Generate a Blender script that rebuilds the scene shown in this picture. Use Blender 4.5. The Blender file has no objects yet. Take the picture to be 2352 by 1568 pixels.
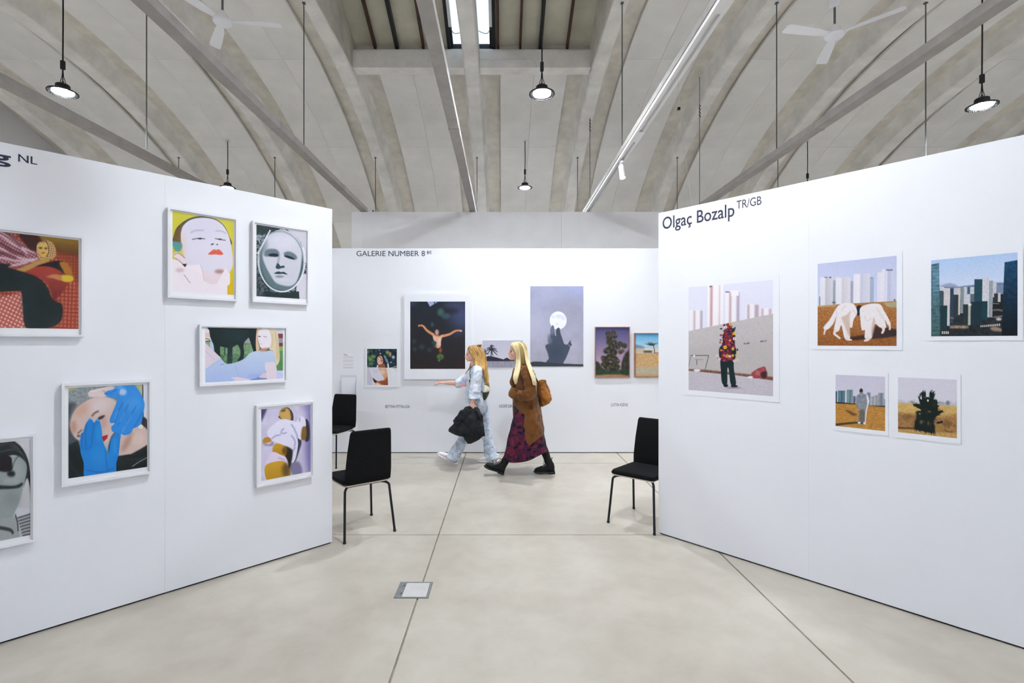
import bpy, bmesh, math, random
import numpy as np
from mathutils import Vector, Matrix, noise as mnoise

random.seed(7)
sc = bpy.context.scene
COL = sc.collection
PI = math.pi

# ------------------------------------------------------------------ camera
F, CX, CY, EYE = 1140.0, 1155.0, 786.0, 1.65     # focal length and principal point for a 2352 x 1568 frame
cam_d = bpy.data.cameras.new('camera')
cam_d.sensor_fit = 'HORIZONTAL'; cam_d.sensor_width = 36.0
cam_d.lens = 36.0 * F / 2352.0
cam_d.shift_x = (1176.0 - CX) / 2352.0
cam_d.shift_y = (CY - 784.0) / 2352.0
cam_d.clip_start = 0.05
cam = bpy.data.objects.new('camera', cam_d); COL.objects.link(cam)
cam.location = (0, 0, EYE); cam.rotation_euler = (PI / 2, 0, 0)
sc.camera = cam

# ------------------------------------------------------------------ world, exposure
w = bpy.data.worlds.new('overcast_sky'); sc.world = w; w.use_nodes = True
bgn = w.node_tree.nodes['Background']
bgn.inputs[0].default_value = (0.60, 0.78, 1.0, 1); bgn.inputs[1].default_value = 1.75
sc.view_settings.view_transform = 'Standard'
sc.view_settings.look = 'None'
sc.view_settings.gamma = 1.0
sc.view_settings.use_curve_mapping = False
sc.view_settings.exposure = 0.0
BAY_W = 1060.0        # emission strength of a high-bay lamp lens
SPOT_W = 200.0       # track spotlight power
sc.cycles.use_denoising = True
sc.cycles.use_adaptive_sampling = True
sc.cycles.adaptive_threshold = 0.35
sc.cycles.adaptive_min_samples = 14
sc.cycles.max_bounces = 6
sc.cycles.diffuse_bounces = 5
sc.cycles.sample_clamp_indirect = 6.0

# ------------------------------------------------------------------ helpers
def lin(c):
    c = c / 255.0
    return c / 12.92 if c <= 0.04045 else ((c + 0.055) / 1.055) ** 2.4
def rgb(r, g, b): return (lin(r), lin(g), lin(b), 1.0)

MATS = {}
def mat(name, col, rough=0.6, metal=0.0, spec=0.5, var=None, bump=None, emit=None, sheen=0.0, coord='Object', second=None):
    """procedural material: base colour broken up by noise var=(scale, amount); bump=(scale, strength)"""
    m = bpy.data.materials.new(name); m.use_nodes = True
    nt = m.node_tree; N = nt.nodes; L = nt.links
    b = N['Principled BSDF']
    b.inputs['Base Color'].default_value = rgb(*col)
    b.inputs['Roughness'].default_value = rough
    b.inputs['Metallic'].default_value = metal
    b.inputs['Specular IOR Level'].default_value = spec
    if sheen: b.inputs['Sheen Weight'].default_value = sheen
    tc = N.new('ShaderNodeTexCoord')
    if var:
        nz = N.new('ShaderNodeTexNoise'); nz.inputs['Scale'].default_value = var[0]
        nz.inputs['Detail'].default_value = 6.0; nz.inputs['Roughness'].default_value = 0.62
        L.new(tc.outputs[coord], nz.inputs['Vector'])
        rp = N.new('ShaderNodeValToRGB')
        a = var[1]
        c2 = second if second else [min(255, v * (1 + a)) for v in col]
        c1 = [v * (1 - a) for v in col] if not second else col
        rp.color_ramp.elements[0].position = 0.32; rp.color_ramp.elements[0].color = rgb(*c1)
        rp.color_ramp.elements[1].position = 0.68; rp.color_ramp.elements[1].color = rgb(*c2)
        L.new(nz.outputs['Fac'], rp.inputs['Fac']); L.new(rp.outputs['Color'], b.inputs['Base Color'])
    if bump:
        n2 = N.new('ShaderNodeTexNoise'); n2.inputs['Scale'].default_value = bump[0]; n2.inputs['Detail'].default_value = 4.0
        L.new(tc.outputs[coord], n2.inputs['Vector'])
        bp = N.new('ShaderNodeBump'); bp.inputs['Strength'].default_value = bump[1]; bp.inputs['Distance'].default_value = 0.01
        L.new(n2.outputs['Fac'], bp.inputs['Height']); L.new(bp.outputs['Normal'], b.inputs['Normal'])
    if emit:
        b.inputs['Emission Color'].default_value = (emit[0], emit[1], emit[2], 1); b.inputs['Emission Strength'].default_value = emit[3]
    MATS[name] = m
    return m

def vcol_mat(name, rough=0.5, spec=0.4, bump=None, noise=None):
    """colour comes from the mesh's own colour attribute (print pigment, dye, hair tone)"""
    m = bpy.data.materials.new(name); m.use_nodes = True
    nt = m.node_tree; N = nt.nodes; L = nt.links; b = N['Principled BSDF']
    a = N.new('ShaderNodeVertexColor'); a.layer_name = 'pigment'
    L.new(a.outputs['Color'], b.inputs['Base Color'])
    b.inputs['Roughness'].default_value = rough; b.inputs['Specular IOR Level'].default_value = spec
    if bump:
        tc = N.new('ShaderNodeTexCoord')
        n2 = N.new('ShaderNodeTexNoise'); n2.inputs['Scale'].default_value = bump[0]
        L.new(tc.outputs['Object'], n2.inputs['Vector'])
        bp = N.new('ShaderNodeBump'); bp.inputs['Strength'].default_value = bump[1]; bp.inputs['Distance'].default_value = 0.01
        L.new(n2.outputs['Fac'], bp.inputs['Height']); L.new(bp.outputs['Normal'], b.inputs['Normal'])
    MATS[name] = m
    return m

class MB:
    def __init__(s): s.v = []; s.f = []; s.c = None
    def add(s, vs, fs):
        o = len(s.v); s.v += [tuple(p) for p in vs]; s.f += [tuple(i + o for i in q) for q in fs]; return s
    def box(s, x0, x1, y0, y1, z0, z1, bev=0.0):
        if bev <= 0:
            return s.add([(x0,y0,z0),(x1,y0,z0),(x1,y1,z0),(x0,y1,z0),(x0,y0,z1),(x1,y0,z1),(x1,y1,z1),(x0,y1,z1)],
                         [(0,3,2,1),(4,5,6,7),(0,1,5,4),(1,2,6,5),(2,3,7,6),(3,0,4,7)])
        bm = bmesh.new(); bmesh.ops.create_cube(bm, size=1)
        for q in bm.verts: q.co = Vector(((x0+x1)/2 + q.co.x*(x1-x0), (y0+y1)/2 + q.co.y*(y1-y0), (z0+z1)/2 + q.co.z*(z1-z0)))
        bmesh.ops.bevel(bm, geom=bm.edges[:], offset=bev, segments=2, profile=0.6, affect='EDGES')
        bm.verts.index_update()
        s.add([tuple(q.co) for q in bm.verts], [[q.index for q in fc.verts] for fc in bm.faces]); bm.free()
        return s
    def rings(s, rings, cap=True, closed=True):
        n = len(rings[0]); vs = [p for r in rings for p in r]; fs = []
        for i in range(len(rings) - 1):
            for j in range(n if closed else n - 1):
                k = (j + 1) % n
                fs.append((i*n + j, i*n + k, (i+1)*n + k, (i+1)*n + j))
        if cap and closed:
            fs.append(tuple(range(n))[::-1]); m = (len(rings) - 1) * n; fs.append(tuple(range(m, m + n)))
        return s.add(vs, fs)
    def tube(s, path, rad, n=10, flat=1.0, up=None, cap=True):
        P = [Vector(p) for p in path]; R = rad if hasattr(rad, '__len__') else [rad] * len(P)
        rings = []; prev = None
        for i, p in enumerate(P):
            t = (P[min(i+1, len(P)-1)] - P[max(i-1, 0)])
            if t.length < 1e-9: t = Vector((0,0,1))
            t.normalize()
            if prev is None:
                a = Vector(up) if up else (Vector((0,0,1)) if abs(t.z) < 0.9 else Vector((1,0,0)))
                u = (a - t * a.dot(t)).normalized()
            else:
                u = (prev - t * prev.dot(t)).normalized()
            prev = u; v = t.cross(u)
            rr = R[i]; ru, rv = (rr if isinstance(rr, (tuple, list)) else (rr, rr * flat))
            rings.append([tuple(p + u * (math.cos(2*PI*j/n) * ru) + v * (math.sin(2*PI*j/n) * rv)) for j in range(n)])
        return s.rings(rings, cap)
    def lathe(s, prof, cen=(0,0,0), n=28, axis='z'):
        rings = []
        for r, z in prof:
            ring = []
            for j in range(n):
                a = 2*PI*j/n
                ring.append((cen[0] + r*math.cos(a), cen[1] + r*math.sin(a), cen[2] + z))
            rings.append(ring)
        return s.rings(rings)
    def disc(s, cen, r, n=28, down=True):
        vs = [(cen[0] + r*math.cos(2*PI*j/n), cen[1] + r*math.sin(2*PI*j/n), cen[2]) for j in range(n)]
        return s.add(vs, [tuple(range(n))[::-1] if down else tuple(range(n))])
    def xform(s, M):
        s.v = [tuple(M @ Vector(p)) for p in s.v]; return s
    def mesh(s, name, mats, smooth=False):
        me = bpy.data.meshes.new(name); me.from_pydata(s.v, [], s.f)
        for m in (mats if isinstance(mats, (list, tuple)) else [mats]): me.materials.append(MATS[m] if isinstance(m, str) else m)
        if smooth is True: me.shade_smooth()
        elif smooth:
            bm = bmesh.new(); bm.from_mesh(me)
            bm.normal_update()
            for fc in bm.faces: fc.smooth = True
            for e in bm.edges:
                if len(e.link_faces) == 2 and e.calc_face_angle(0) > math.radians(smooth): e.smooth = False
            bm.to_mesh(me); bm.free()
        me.update()
        return me
    def build(s, name, m, parent=None, smooth=35, world=False):
        if world and parent is not None:
            l = parent.location; s.v = [(p[0]-l.x, p[1]-l.y, p[2]-l.z) for p in s.v]
        me = s.mesh(name, m, smooth)
        if s.c is not None:
            at = me.color_attributes.new('pigment', 'FLOAT_COLOR', 'POINT')
            at.data.foreach_set('color', np.asarray(s.c, dtype=np.float32).ravel())
        o = bpy.data.objects.new(name, me); COL.objects.link(o)
        if parent is not None: o.parent = parent
        return o

def tag(o, label=None, cat=None, group=None, kind=None):
    if label: o['label'] = label
    if cat: o['category'] = cat
    if group: o['group'] = group
    if kind: o['kind'] = kind
    return o
def thing(name, label, cat, loc=(0,0,0), rz=0.0, group=None):
    o = bpy.data.objects.new(name, None); COL.objects.link(o); o.empty_display_size = 0.1
    o.location = loc; o.rotation_euler = (0, 0, rz)
    return tag(o, label, cat, group)
def struct(name, label=None, loc=(0,0,0), rz=0.0):
    o = bpy.data.objects.new(name, None); COL.objects.link(o); o.empty_display_size = 0.1
    o.location = loc; o.rotation_euler = (0, 0, rz); o['kind'] = 'structure'
    if label: o['label'] = label
    return o
def put(me, name, parent, loc=(0,0,0), rot=(0,0,0), mats=None):
    o = bpy.data.objects.new(name, me); COL.objects.link(o); o.parent = parent; o.location = loc; o.rotation_euler = rot
    return o
def copy_tree(o, parent=None):
    c = o.copy(); COL.objects.link(c); c.parent = parent
    for ch in list(o.children): copy_tree(ch, c)
    return c
def at(x, y, Y):
    """a point at distance Y seen at photo coordinate x, y"""
    return Vector(((x - CX) / F * Y, Y, EYE - (y - CY) / F * Y))
def smoothpts(pts, per=6, closed=False):
    P = [np.array(p, float) for p in pts]; n = len(P); out = []
    rng = range(n if closed else n - 1)
    for i in rng:
        p0 = P[(i-1) % n] if (closed or i > 0) else P[0]*2 - P[1]
        p1 = P[i]; p2 = P[(i+1) % n]
        p3 = P[(i+2) % n] if (closed or i + 2 < n) else p2*2 - p1
        for k in range(per):
            t = k / per
            out.append(0.5*((2*p1) + (-p0+p2)*t + (2*p0-5*p1+4*p2-p3)*t*t + (-p0+3*p1-3*p2+p3)*t**3))
    if not closed: out.append(P[-1])
    return out

# ------------------------------------------------------------------ materials of the hall
mat('wall_white', (229, 229, 234), 0.55, var=(1.2, 0.006))
mat('wall_grey', (240, 237, 238), 0.6, var=(2.0, 0.015))
mat('joint_dark', (40, 40, 42), 0.8)
mat('plinth_black', (22, 22, 24), 0.7)
def floor_mat():
    m = bpy.data.materials.new('concrete_floor'); m.use_nodes = True; nt = m.node_tree; N = nt.nodes; L = nt.links; b = N['Principled BSDF']
    tc = N.new('ShaderNodeTexCoord')
    def nz(scale, detail, dist=0.0):
        n = N.new('ShaderNodeTexNoise'); n.inputs['Scale'].default_value = scale; n.inputs['Detail'].default_value = detail; n.inputs['Roughness'].default_value = 0.6; n.inputs['Distortion'].default_value = dist
        L.new(tc.outputs['Object'], n.inputs['Vector']); return n
    a, c = nz(0.75, 5, 0.6), nz(4.0, 4, 0.3)
    r1 = N.new('ShaderNodeValToRGB'); r1.color_ramp.elements[0].position = 0.34; r1.color_ramp.elements[0].color = rgb(180, 171, 158); r1.color_ramp.elements[1].position = 0.66; r1.color_ramp.elements[1].color = rgb(197, 190, 178)
    r2 = N.new('ShaderNodeValToRGB'); r2.color_ramp.elements[0].position = 0.36; r2.color_ramp.elements[0].color = (0.90, 0.895, 0.88, 1); r2.color_ramp.elements[1].position = 0.62; r2.color_ramp.elements[1].color = (1, 1, 1, 1)
    mx = N.new('ShaderNodeMixRGB'); mx.blend_type = 'MULTIPLY'; mx.inputs[0].default_value = 1.0
    L.new(a.outputs['Fac'], r1.inputs[0]); L.new(c.outputs['Fac'], r2.inputs[0]); L.new(r1.outputs[0], mx.inputs[1]); L.new(r2.outputs[0], mx.inputs[2]); L.new(mx.outputs[0], b.inputs['Base Color'])
    mr = N.new('ShaderNodeMapRange'); mr.inputs[1].default_value = 0.3; mr.inputs[2].default_value = 0.7; mr.inputs[3].default_value = 0.26; mr.inputs[4].default_value = 0.40
    L.new(a.outputs['Fac'], mr.inputs[0]); L.new(mr.outputs[0], b.inputs['Roughness']); b.inputs['Specular IOR Level'].default_value = 0.45
    MATS['concrete_floor'] = m
floor_mat()
mat('floor_joint', (140, 130, 112), 0.8, var=(9, 0.2))
mat('rib_concrete', (236, 233, 229), 0.8, var=(2.2, 0.055), bump=(25, 0.12))
mat('flange_cream', (226, 221, 211), 0.85, var=(2.6, 0.07), bump=(25, 0.12))
mat('panel_grey', (238, 236, 233), 0.75, var=(1.2, 0.03))
mat('shell_concrete', (214, 209, 199), 0.85, var=(2.0, 0.08))
mat('screw_white', (205, 205, 205), 0.4)
mat('deck_board', (205, 201, 184), 0.8, var=(1.5, 0.07))
mat('rafter_brown', (70, 45, 36), 0.6, var=(4, 0.2))
mat('rafter_black', (18, 18, 20), 0.45)
mat('steel_tray', (156, 151, 146), 0.55, metal=0.0, var=(5, 0.05))
mat('white_metal', (228, 227, 226), 0.4)
mat('fan_white', (244, 244, 248), 0.35)
mat('rod_steel', (104, 104, 104), 0.6)
mat('black_metal', (20, 20, 22), 0.4, metal=0.3)
mat('cable_black', (16, 16, 18), 0.55)
mat('lamp_lens', (255, 255, 255), 0.3, emit=(0.86, 0.93, 1.0, BAY_W))
mat('spot_lens', (255, 255, 255), 0.3, emit=(1.0, 0.98, 0.95, 60.0))
mat('letter_navy', (38, 42, 66), 0.5)
mat('letter_grey', (74, 75, 84), 0.5)

# clear glass: lets light straight through, mirrors a little at grazing angles
def glass_mat(name, tint=(1, 1, 1), gloss=0.05, fmix=1.0):
    m = bpy.data.materials.new(name); m.use_nodes = True; nt = m.node_tree; N = nt.nodes; L = nt.links
    N.remove(N['Principled BSDF'])
    t = N.new('ShaderNodeBsdfTransparent'); t.inputs[0].default_value = (*tint, 1)
    g = N.new('ShaderNodeBsdfGlossy'); g.inputs['Roughness'].default_value = gloss
    lw = N.new('ShaderNodeLayerWeight'); lw.inputs[0].default_value = 0.5
    pw = N.new('ShaderNodeMath'); pw.operation = 'POWER'; pw.inputs[1].default_value = 5.0; L.new(lw.outputs['Facing'], pw.inputs[0])
    fr = N.new('ShaderNodeMath'); fr.operation = 'MULTIPLY_ADD'; fr.inputs[1].default_value = 0.9; fr.inputs[2].default_value = 0.012; L.new(pw.outputs[0], fr.inputs[0])
    mx = N.new('ShaderNodeMixShader')
    L.new(fr.outputs[0], mx.inputs[0]); L.new(t.outputs[0], mx.inputs[1]); L.new(g.outputs[0], mx.inputs[2])
    L.new(mx.outputs[0], N['Material Output'].inputs['Surface'])
    MATS[name] = m
glass_mat('clear_glass')
# ================================================================== floor: concrete slabs with sawn joints
RIBX = [-0.55 + 2.25 * k for k in range(-4, 6)]
JY = [4.256 + 2.513 * k for k in range(-3, 6)]
FB = (-0.705, -0.480, 3.200, 3.414)                    # the floor outlet box stands in the joint
floor = struct('floor', 'polished pale concrete floor with sawn joints')
MB().box(RIBX[0]-1.2, RIBX[-1]+1.2, -3.2, 17.6, -0.12, -0.012).build('joint_filler', 'floor_joint', floor)
xs = [RIBX[0]-1.2] + RIBX + [RIBX[-1]+1.2]; ys = [-3.2] + [y for y in JY if -2 < y < 17] + [17.6]
for i in range(len(xs)-1):
    for j in range(len(ys)-1):
        a, b, c, d = xs[i]+0.006, xs[i+1]-0.006, ys[j]+0.005, ys[j+1]-0.005
        hole = c < FB[2] < d and (a < FB[0] < b or a < FB[1] < b)
        m = MB()
        if not hole:
            m.box(a, b, c, d, -0.10, 0.0)
        else:
            hx0, hx1, hy0, hy1 = max(a, FB[0]), min(b, FB[1]), FB[2], FB[3]
            o = [(a,c),(b,c),(b,d),(a,d)]
            if hx0 <= a + 1e-6: pts = [(hx0,c),(b,c),(b,d),(hx0,d),(hx0,hy1),(hx1,hy1),(hx1,hy0),(hx0,hy0)]
            else: pts = [(a,c),(hx1,c),(hx1,hy0),(hx0,hy0),(hx0,hy1),(hx1,hy1),(hx1,d),(a,d)]
            n = len(pts)
            m.add([(p[0],p[1],0) for p in pts] + [(p[0],p[1],-0.10) for p in pts],
                  [tuple(range(n))] + [(k, k+n, (k+1) % n + n, (k+1) % n) for k in range(n)])
        m.build('slab', 'concrete_floor', floor, smooth=False)

# floor outlet box
fb = thing('floor_outlet_box', 'square grey metal outlet cover with white inlay set in the concrete floor', 'floor outlet', ((FB[0]+FB[1])/2, (FB[2]+FB[3])/2, 0))
mat('outlet_metal', (128, 131, 132), 0.5, metal=0.35, var=(30, 0.06)); mat('outlet_inlay', (196, 193, 193), 0.45, var=(8, 0.03))
hx, hy = (FB[1]-FB[0])/2 - 0.001, (FB[3]-FB[2])/2 - 0.001
m = MB(); ix0, ix1, iy0, iy1 = -hx+0.046, hx-0.016, -hy+0.012, hy-0.008
m.box(-hx, ix0, -hy, hy, -0.011, 0.004).box(ix1, hx, -hy, hy, -0.011, 0.004).box(ix0, ix1, -hy, iy0, -0.011, 0.004).box(ix0, ix1, iy1, hy, -0.011, 0.004)
m.build('frame', 'outlet_metal', fb)
MB().box(ix0+0.0015, ix1-0.0015, iy0+0.0015, iy1-0.0015, -0.011, 0.0025).build('inlay', 'outlet_inlay', fb)
for yy in (-0.052, 0.055):
    l = MB().box(-hx+0.018, -hx+0.042, yy-0.009, yy+0.009, 0.004, 0.0055).build('latch', 'outlet_metal', fb)
    MB().box(-hx+0.034, -hx+0.041, yy-0.006, yy+0.006, 0.0055, 0.0065).build('finger_slot', 'joint_dark', l)

# ================================================================== exhibition walls: panels on a recessed black plinth
WL = dict(o=(-1.40304, 4.08026), a=math.radians(45.568)); WR = dict(o=(1.34368, 4.28474), a=math.radians(-48.102)); WB = dict(o=(0.0, 7.4055), a=0.0)
def partition(name, W, u0, u1, h, step, label, th=0.10):
    r = struct(name, label, (W['o'][0], W['o'][1], 0), W['a'])
    n = max(1, round((u1-u0)/step)); s = (u1-u0)/n
    me = MB().box(0.0003, s-0.0003, 0.0, th, 0.012, h, 0.0).mesh('panel', 'wall_white', False)
    for k in range(n): put(me, 'panel', r, (u0+k*s, 0, 0))
    MB().box(u0+0.01, u1-0.01, 0.012, th-0.012, 0.0, 0.012).build('plinth', 'plinth_black', r, False)
    MB().box(u0+0.004, u1-0.004, 0.0015, th-0.0015, 0.013, h-0.004).build('core', 'wall_white', r, False)
    return r
wall_left = partition('wall_left', WL, -4.64, 0.0, 2.745, 1.16, 'white exhibition wall running out to the left edge')
wall_right = partition('wall_right', WR, 0.0, 4.6, 2.764, 1.15, 'white exhibition wall running out to the right edge')
wall_back = partition('wall_back', WB, -4.6, 4.6, 3.053, 1.15, 'white exhibition wall facing the viewer between the side walls')
# grey upper wall beyond
r = struct('wall_rear', 'pale grey tall wall rising behind the white exhibition wall', (0, 10.18, 0))
for a, b in ((-3.10, -2.885), (-2.882, 1.2), (1.203, 5.4)):
    MB().box(a, b, 0, 0.12, 0, 4.325).build('panel', 'wall_grey', r, False)
# gable walls at the two ends of the hall
for nm, x in (('wall_gable_left', RIBX[0]-0.9), ('wall_gable_right', RIBX[-1]+0.75)):
    o = MB().box(x, x+0.15, -2.2, 16.8, 0, 6.7).build(nm, 'wall_white', None, False); o['kind'] = 'structure'; o['label'] = 'white end wall of the vaulted hall'
# low glazed band added unseen behind the viewer to let in daylight
FY = -0.95
g = struct('wall_front', 'low white wall with an added band of windows, unseen behind the viewer')
MB().box(RIBX[0]-0.7, RIBX[-1]+0.7, FY-0.12, FY, 0, 0.55).build('sill_wall', 'wall_white', g, False)
for wn in range(9):
    x0, x1 = RIBX[wn]+0.16, RIBX[wn+1]-0.16; W_, H_ = x1-x0, 0.95
    MB().box(x0-0.32 if wn else x0-0.8, x0, FY-0.12, FY, 0.55, 0.55+H_).build('pier', 'wall_white', g, False)
    wd_ = struct('window_%d' % (wn+1), 'low white-framed glazing added unseen behind the viewer', (x0, FY-0.09, 0.55))
    for q in ((0, 0.05, 0, H_), (W_-0.05, W_, 0, H_), (0.05, W_-0.05, 0, 0.05), (0.05, W_-0.05, H_-0.05, H_), (W_/2-0.02, W_/2+0.02, 0.05, H_-0.05)):
        MB().box(q[0], q[1], 0, 0.06, q[2], q[3]).build('window_frame', 'white_metal', wd_, False)
    for q0, q1 in ((0.05, W_/2-0.02), (W_/2+0.02, W_-0.05)): MB().box(q0+0.001, q1-0.001, 0.025, 0.031, 0.051, H_-0.051).build('pane', 'clear_glass', wd_, False)
    pl = bpy.data.lights.new('window_portal', 'AREA'); pl.shape = 'RECTANGLE'; pl.size = W_; pl.size_y = H_; pl.cycles.is_portal = True
    po = bpy.data.objects.new('window_portal', pl); COL.objects.link(po); po.parent = wd_
    po.location = (W_/2, -0.03, H_/2); po.rotation_euler = (PI/2, 0, 0)
MB().box(RIBX[-1]-0.16, RIBX[-1]+0.8, FY-0.12, FY, 0.55, 1.50).build('pier', 'wall_white', g, False)
MB().box(RIBX[0]-0.8, RIBX[-1]+0.8, FY-0.12, FY, 1.50, 2.6).build('lintel', 'wall_white', g, False)

# ================================================================== vaulted ceiling
VY, VZ, RB = 7.3, -3.25, 9.8
def pol(x, r, t): return (x, VY + r*math.sin(t), VZ + r*math.cos(t))
TM = math.radians(70.3); TN = math.radians(-56.0); T0 = math.radians(8.9)
ceiling = struct('ceiling', 'barrel vault of concrete ribs with grey panels between them')
def rib_mesh(cutl, cutr):
    half = [(0.53, 10.15), (0.25, 10.145), (0.195, 10.13), (0.158, 10.07), (0.14, 9.95), (0.132, 9.825), (0.108, 9.80)]
    ts = sorted(set([TN + (TM-TN)*k/60 for k in range(61)] + [-T0, -T0+1e-4, T0, T0-1e-4]))
    rings = []
    for t in ts:
        inz = abs(t) < T0 - 5e-5
        L = [(-(min(x, 0.138) if (cutl and inz) else x), r if not (cutl and inz) else min(r, 10.13)) for x, r in half]
        R = [((min(x, 0.138) if (cutr and inz) else x), r if not (cutr and inz) else min(r, 10.13)) for x, r in half][::-1]
        tl = -0.135 if (cutl and inz) else -0.53; tr = 0.135 if (cutr and inz) else 0.53
        sec = L + R + [(tr, 10.21), (tl, 10.21)]
        rings.append([pol(x, r, t) for x, r in sec])
    me = MB().rings(rings).mesh('rib', ['rib_concrete', 'flange_cream'], 30)
    n = len(rings[0])
    for q in me.polygons:
        if q.index < n*(len(rings)-1) and q.index % n in (0, 1, 11, 12): q.material_index = 1
    return me
plain = rib_mesh(False, False); ribm = {3: rib_mesh(False, True), 4: rib_mesh(True, True), 5: rib_mesh(True, False)}
for k, x in enumerate(RIBX): put(ribm.get(k, plain), 'rib', ceiling, (x, 0, 0))
def curved(x0, x1, r0, r1, t0, t1, n): 
    rings = [[pol(x0, r0, t), pol(x1, r0, t), pol(x1, r1, t), pol(x0, r1, t)] for t in [t0+(t1-t0)*i/n for i in range(n+1)]]
    return MB().rings(rings)
PW = (2.25 - 1.0) / 2
DT = math.radians(13.7)
pm = curved(0.002, PW-0.002, 10.07, 10.12, 0.0002, DT-0.0002, 6).mesh('ceiling_panel', 'panel_grey', 30)
pc = curved(0.002, PW-0.002, 10.07, 10.12, 0.0002, T0-0.0002, 5).mesh('ceiling_panel', 'panel_grey', 30)
pe = curved(0.002, PW-0.002, 10.07, 10.12, 0.0002, TM-T0-4*DT, 4).mesh('ceiling_panel', 'panel_grey', 30)
pn = curved(0.002, PW-0.002, 10.07, 10.12, 0.0002, -TN-T0-3*DT-0.0002, 3).mesh('ceiling_panel', 'panel_grey', 30)
def panel_at(me, x, t):
    # turn about the vault's axis (through VY, VZ)
    o = bpy.data.objects.new('ceiling_panel', me); COL.objects.link(o); o.parent = ceiling
    M = Matrix.Translation((x, VY, VZ)) @ Matrix.Rotation(-t, 4, 'X') @ Matrix.Translation((0, -VY, -VZ))
    o.matrix_local = M
for b in range(9):
    for c in range(2):
        x = RIBX[b] + 0.5 + c*PW
        for k in range(4):
            panel_at(pm, x, T0 + k*DT)
            if k < 3: panel_at(pm, x, -T0 - (k+1)*DT)
        panel_at(pe, x, T0 + 4*DT)
        panel_at(pn, x, TN)
        if b not in (3, 4): panel_at(pc, x, 0.0); panel_at(pc, x, -T0)
# screw heads in rows
m = MB()
rs = random.Random(3)
for b in range(9):
    for c in range(2):
        for k in range(-3, 4):
            for q in range(3):
                t = (T0 + k*DT if k >= 0 else -T0 + k*DT) + DT*(0.08 + 0.42*q)
                if k < 0: t += 0
                for s_ in range(4):
                    x = RIBX[b] + 0.5 + c*PW + 0.07 + s_*(PW-0.14)/3
                    cpt = [pol(x + 0.011*math.cos(a), 10.0685, t + 0.0011*math.sin(a)) for a in [PI/3*i for i in range(6)]]
                    ct2 = [pol(x + 0.011*math.cos(a), 10.0725, t + 0.0011*math.sin(a)) for a in [PI/3*i for i in range(6)]]
                    m.rings([cpt, ct2])
o = m.build('screw_heads', 'screw_white', ceiling, False); o['kind'] = 'stuff'
# outer shell
for b in range(9):
    x0, x1 = RIBX[b], RIBX[b+1]
    rngs = [(TN, TM)] if b not in (3, 4) else [(TN, -T0), (T0, TM)]
    for t0, t1 in rngs: curved(x0, x1, 10.22, 10.28, t0, t1, 40).build('shell', 'shell_concrete', ceiling, 30)
for x0, x1 in ((RIBX[0]-1.2, RIBX[0]), (RIBX[-1], RIBX[-1]+1.2)): curved(x0, x1, 10.22, 10.28, TN, TM, 40).build('shell', 'shell_concrete', ceiling, 30)

# roof lantern over the two middle bays
lantern = struct('ceiling_lantern', 'roof lantern with dark rafters and a skylight above the crown of the vault')
LX0, LX1 = RIBX[3]+0.145, RIBX[5]-0.145
for a, b in ((LX0, RIBX[4]-0.14), (RIBX[4]+0.14, LX1)):
    for y0, y1 in ((8.76, 9.0), (5.6, 5.84)):
        MB().box(a, b, y0, y1, 6.50, 6.80).build('edge_beam', 'rib_concrete', lantern)
for y0, y1 in ((8.90, 9.0), (5.6, 5.70)): MB().box(LX0, LX1, y0, y1, 6.802, 6.99).build('upstand', 'shell_concrete', lantern)
MB().box(LX0, LX1, 8.80, 8.895, 6.802, 6.845).build('ledge', 'rib_concrete', lantern)
for x0, x1 in ((LX0-0.004, LX0), (LX1, LX1+0.004)):
    MB().add([(x0,5.6,6.52),(x1,5.6,6.52),(x1,9.0,6.52),(x0,9.0,6.52),(x0,5.6,7.0),(x1,5.6,7.0),(x1,9.0,7.0),(x0,9.0,7.0),(x0,7.3,7.75),(x1,7.3,7.75)],
             [(0,3,2,1),(0,1,5,4),(2,3,7,6),(1,2,6,9,5),(3,0,4,8,7),(4,5,9,8),(8,9,6,7)]).build('cheek_wall', 'shell_concrete', lantern, False)
SL = 0.39
def roofbox(x0, x1, ya, yb, d0, d1, name, m, far=True):
    """slab following the lantern's roof slope, between heights d0..d1 above the roof line; ya..yb measured from the eaves"""
    s = 1 if far else -1
    y = lambda q: 7.3 + s*(1.7 - q)
    z = lambda q, d: 6.93 + q*SL + d
    v = []
    for q in (ya, yb):
        for d in (d0, d1): v += [(x0, y(q), z(q, d)), (x1, y(q), z(q, d))]
    MB().add(v, [(0,1,3,2),(4,6,7,5),(0,4,5,1),(2,3,7,6),(0,2,6,4),(1,5,7,3)]).build(name, m, lantern, False)
RAF = [(-2.28,'rafter_brown'),(-1.89,'rafter_black'),(-1.42,'rafter_brown'),(-0.955,'rafter_black'),(-0.165,'rafter_black'),(-0.085,'rafter_brown'),(0.31,'rafter_brown'),(0.67,'rafter_black'),(1.15,'rafter_brown')]
edges = [LX0] + [q[0] for q in RAF] + [LX1]
for far in (True, False):
    for i in range(len(edges)-1):
        if i == 4:
            roofbox(edges[i], edges[i+1], 0, 0.06, 0, 0.03, 'deck_board', 'deck_board', far)
            if far: continue
        roofbox(edges[i]+0.001, edges[i+1]-0.001, 0.0 if i != 4 else 0.06, 0.86, 0, 0.03, 'deck_board', 'deck_board', far)
        roofbox(edges[i]+0.001, edges[i+1]-0.001, 0.863, 1.72, 0, 0.03, 'deck_board', 'deck_board', far)
    for x, mm in RAF: roofbox(x-0.02 if mm != 'rafter_black' else x-0.03, x+0.02 if mm != 'rafter_black' else x+0.03, 0.0, 1.69, -0.11, -0.002, 'rafter', mm, far)
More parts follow.
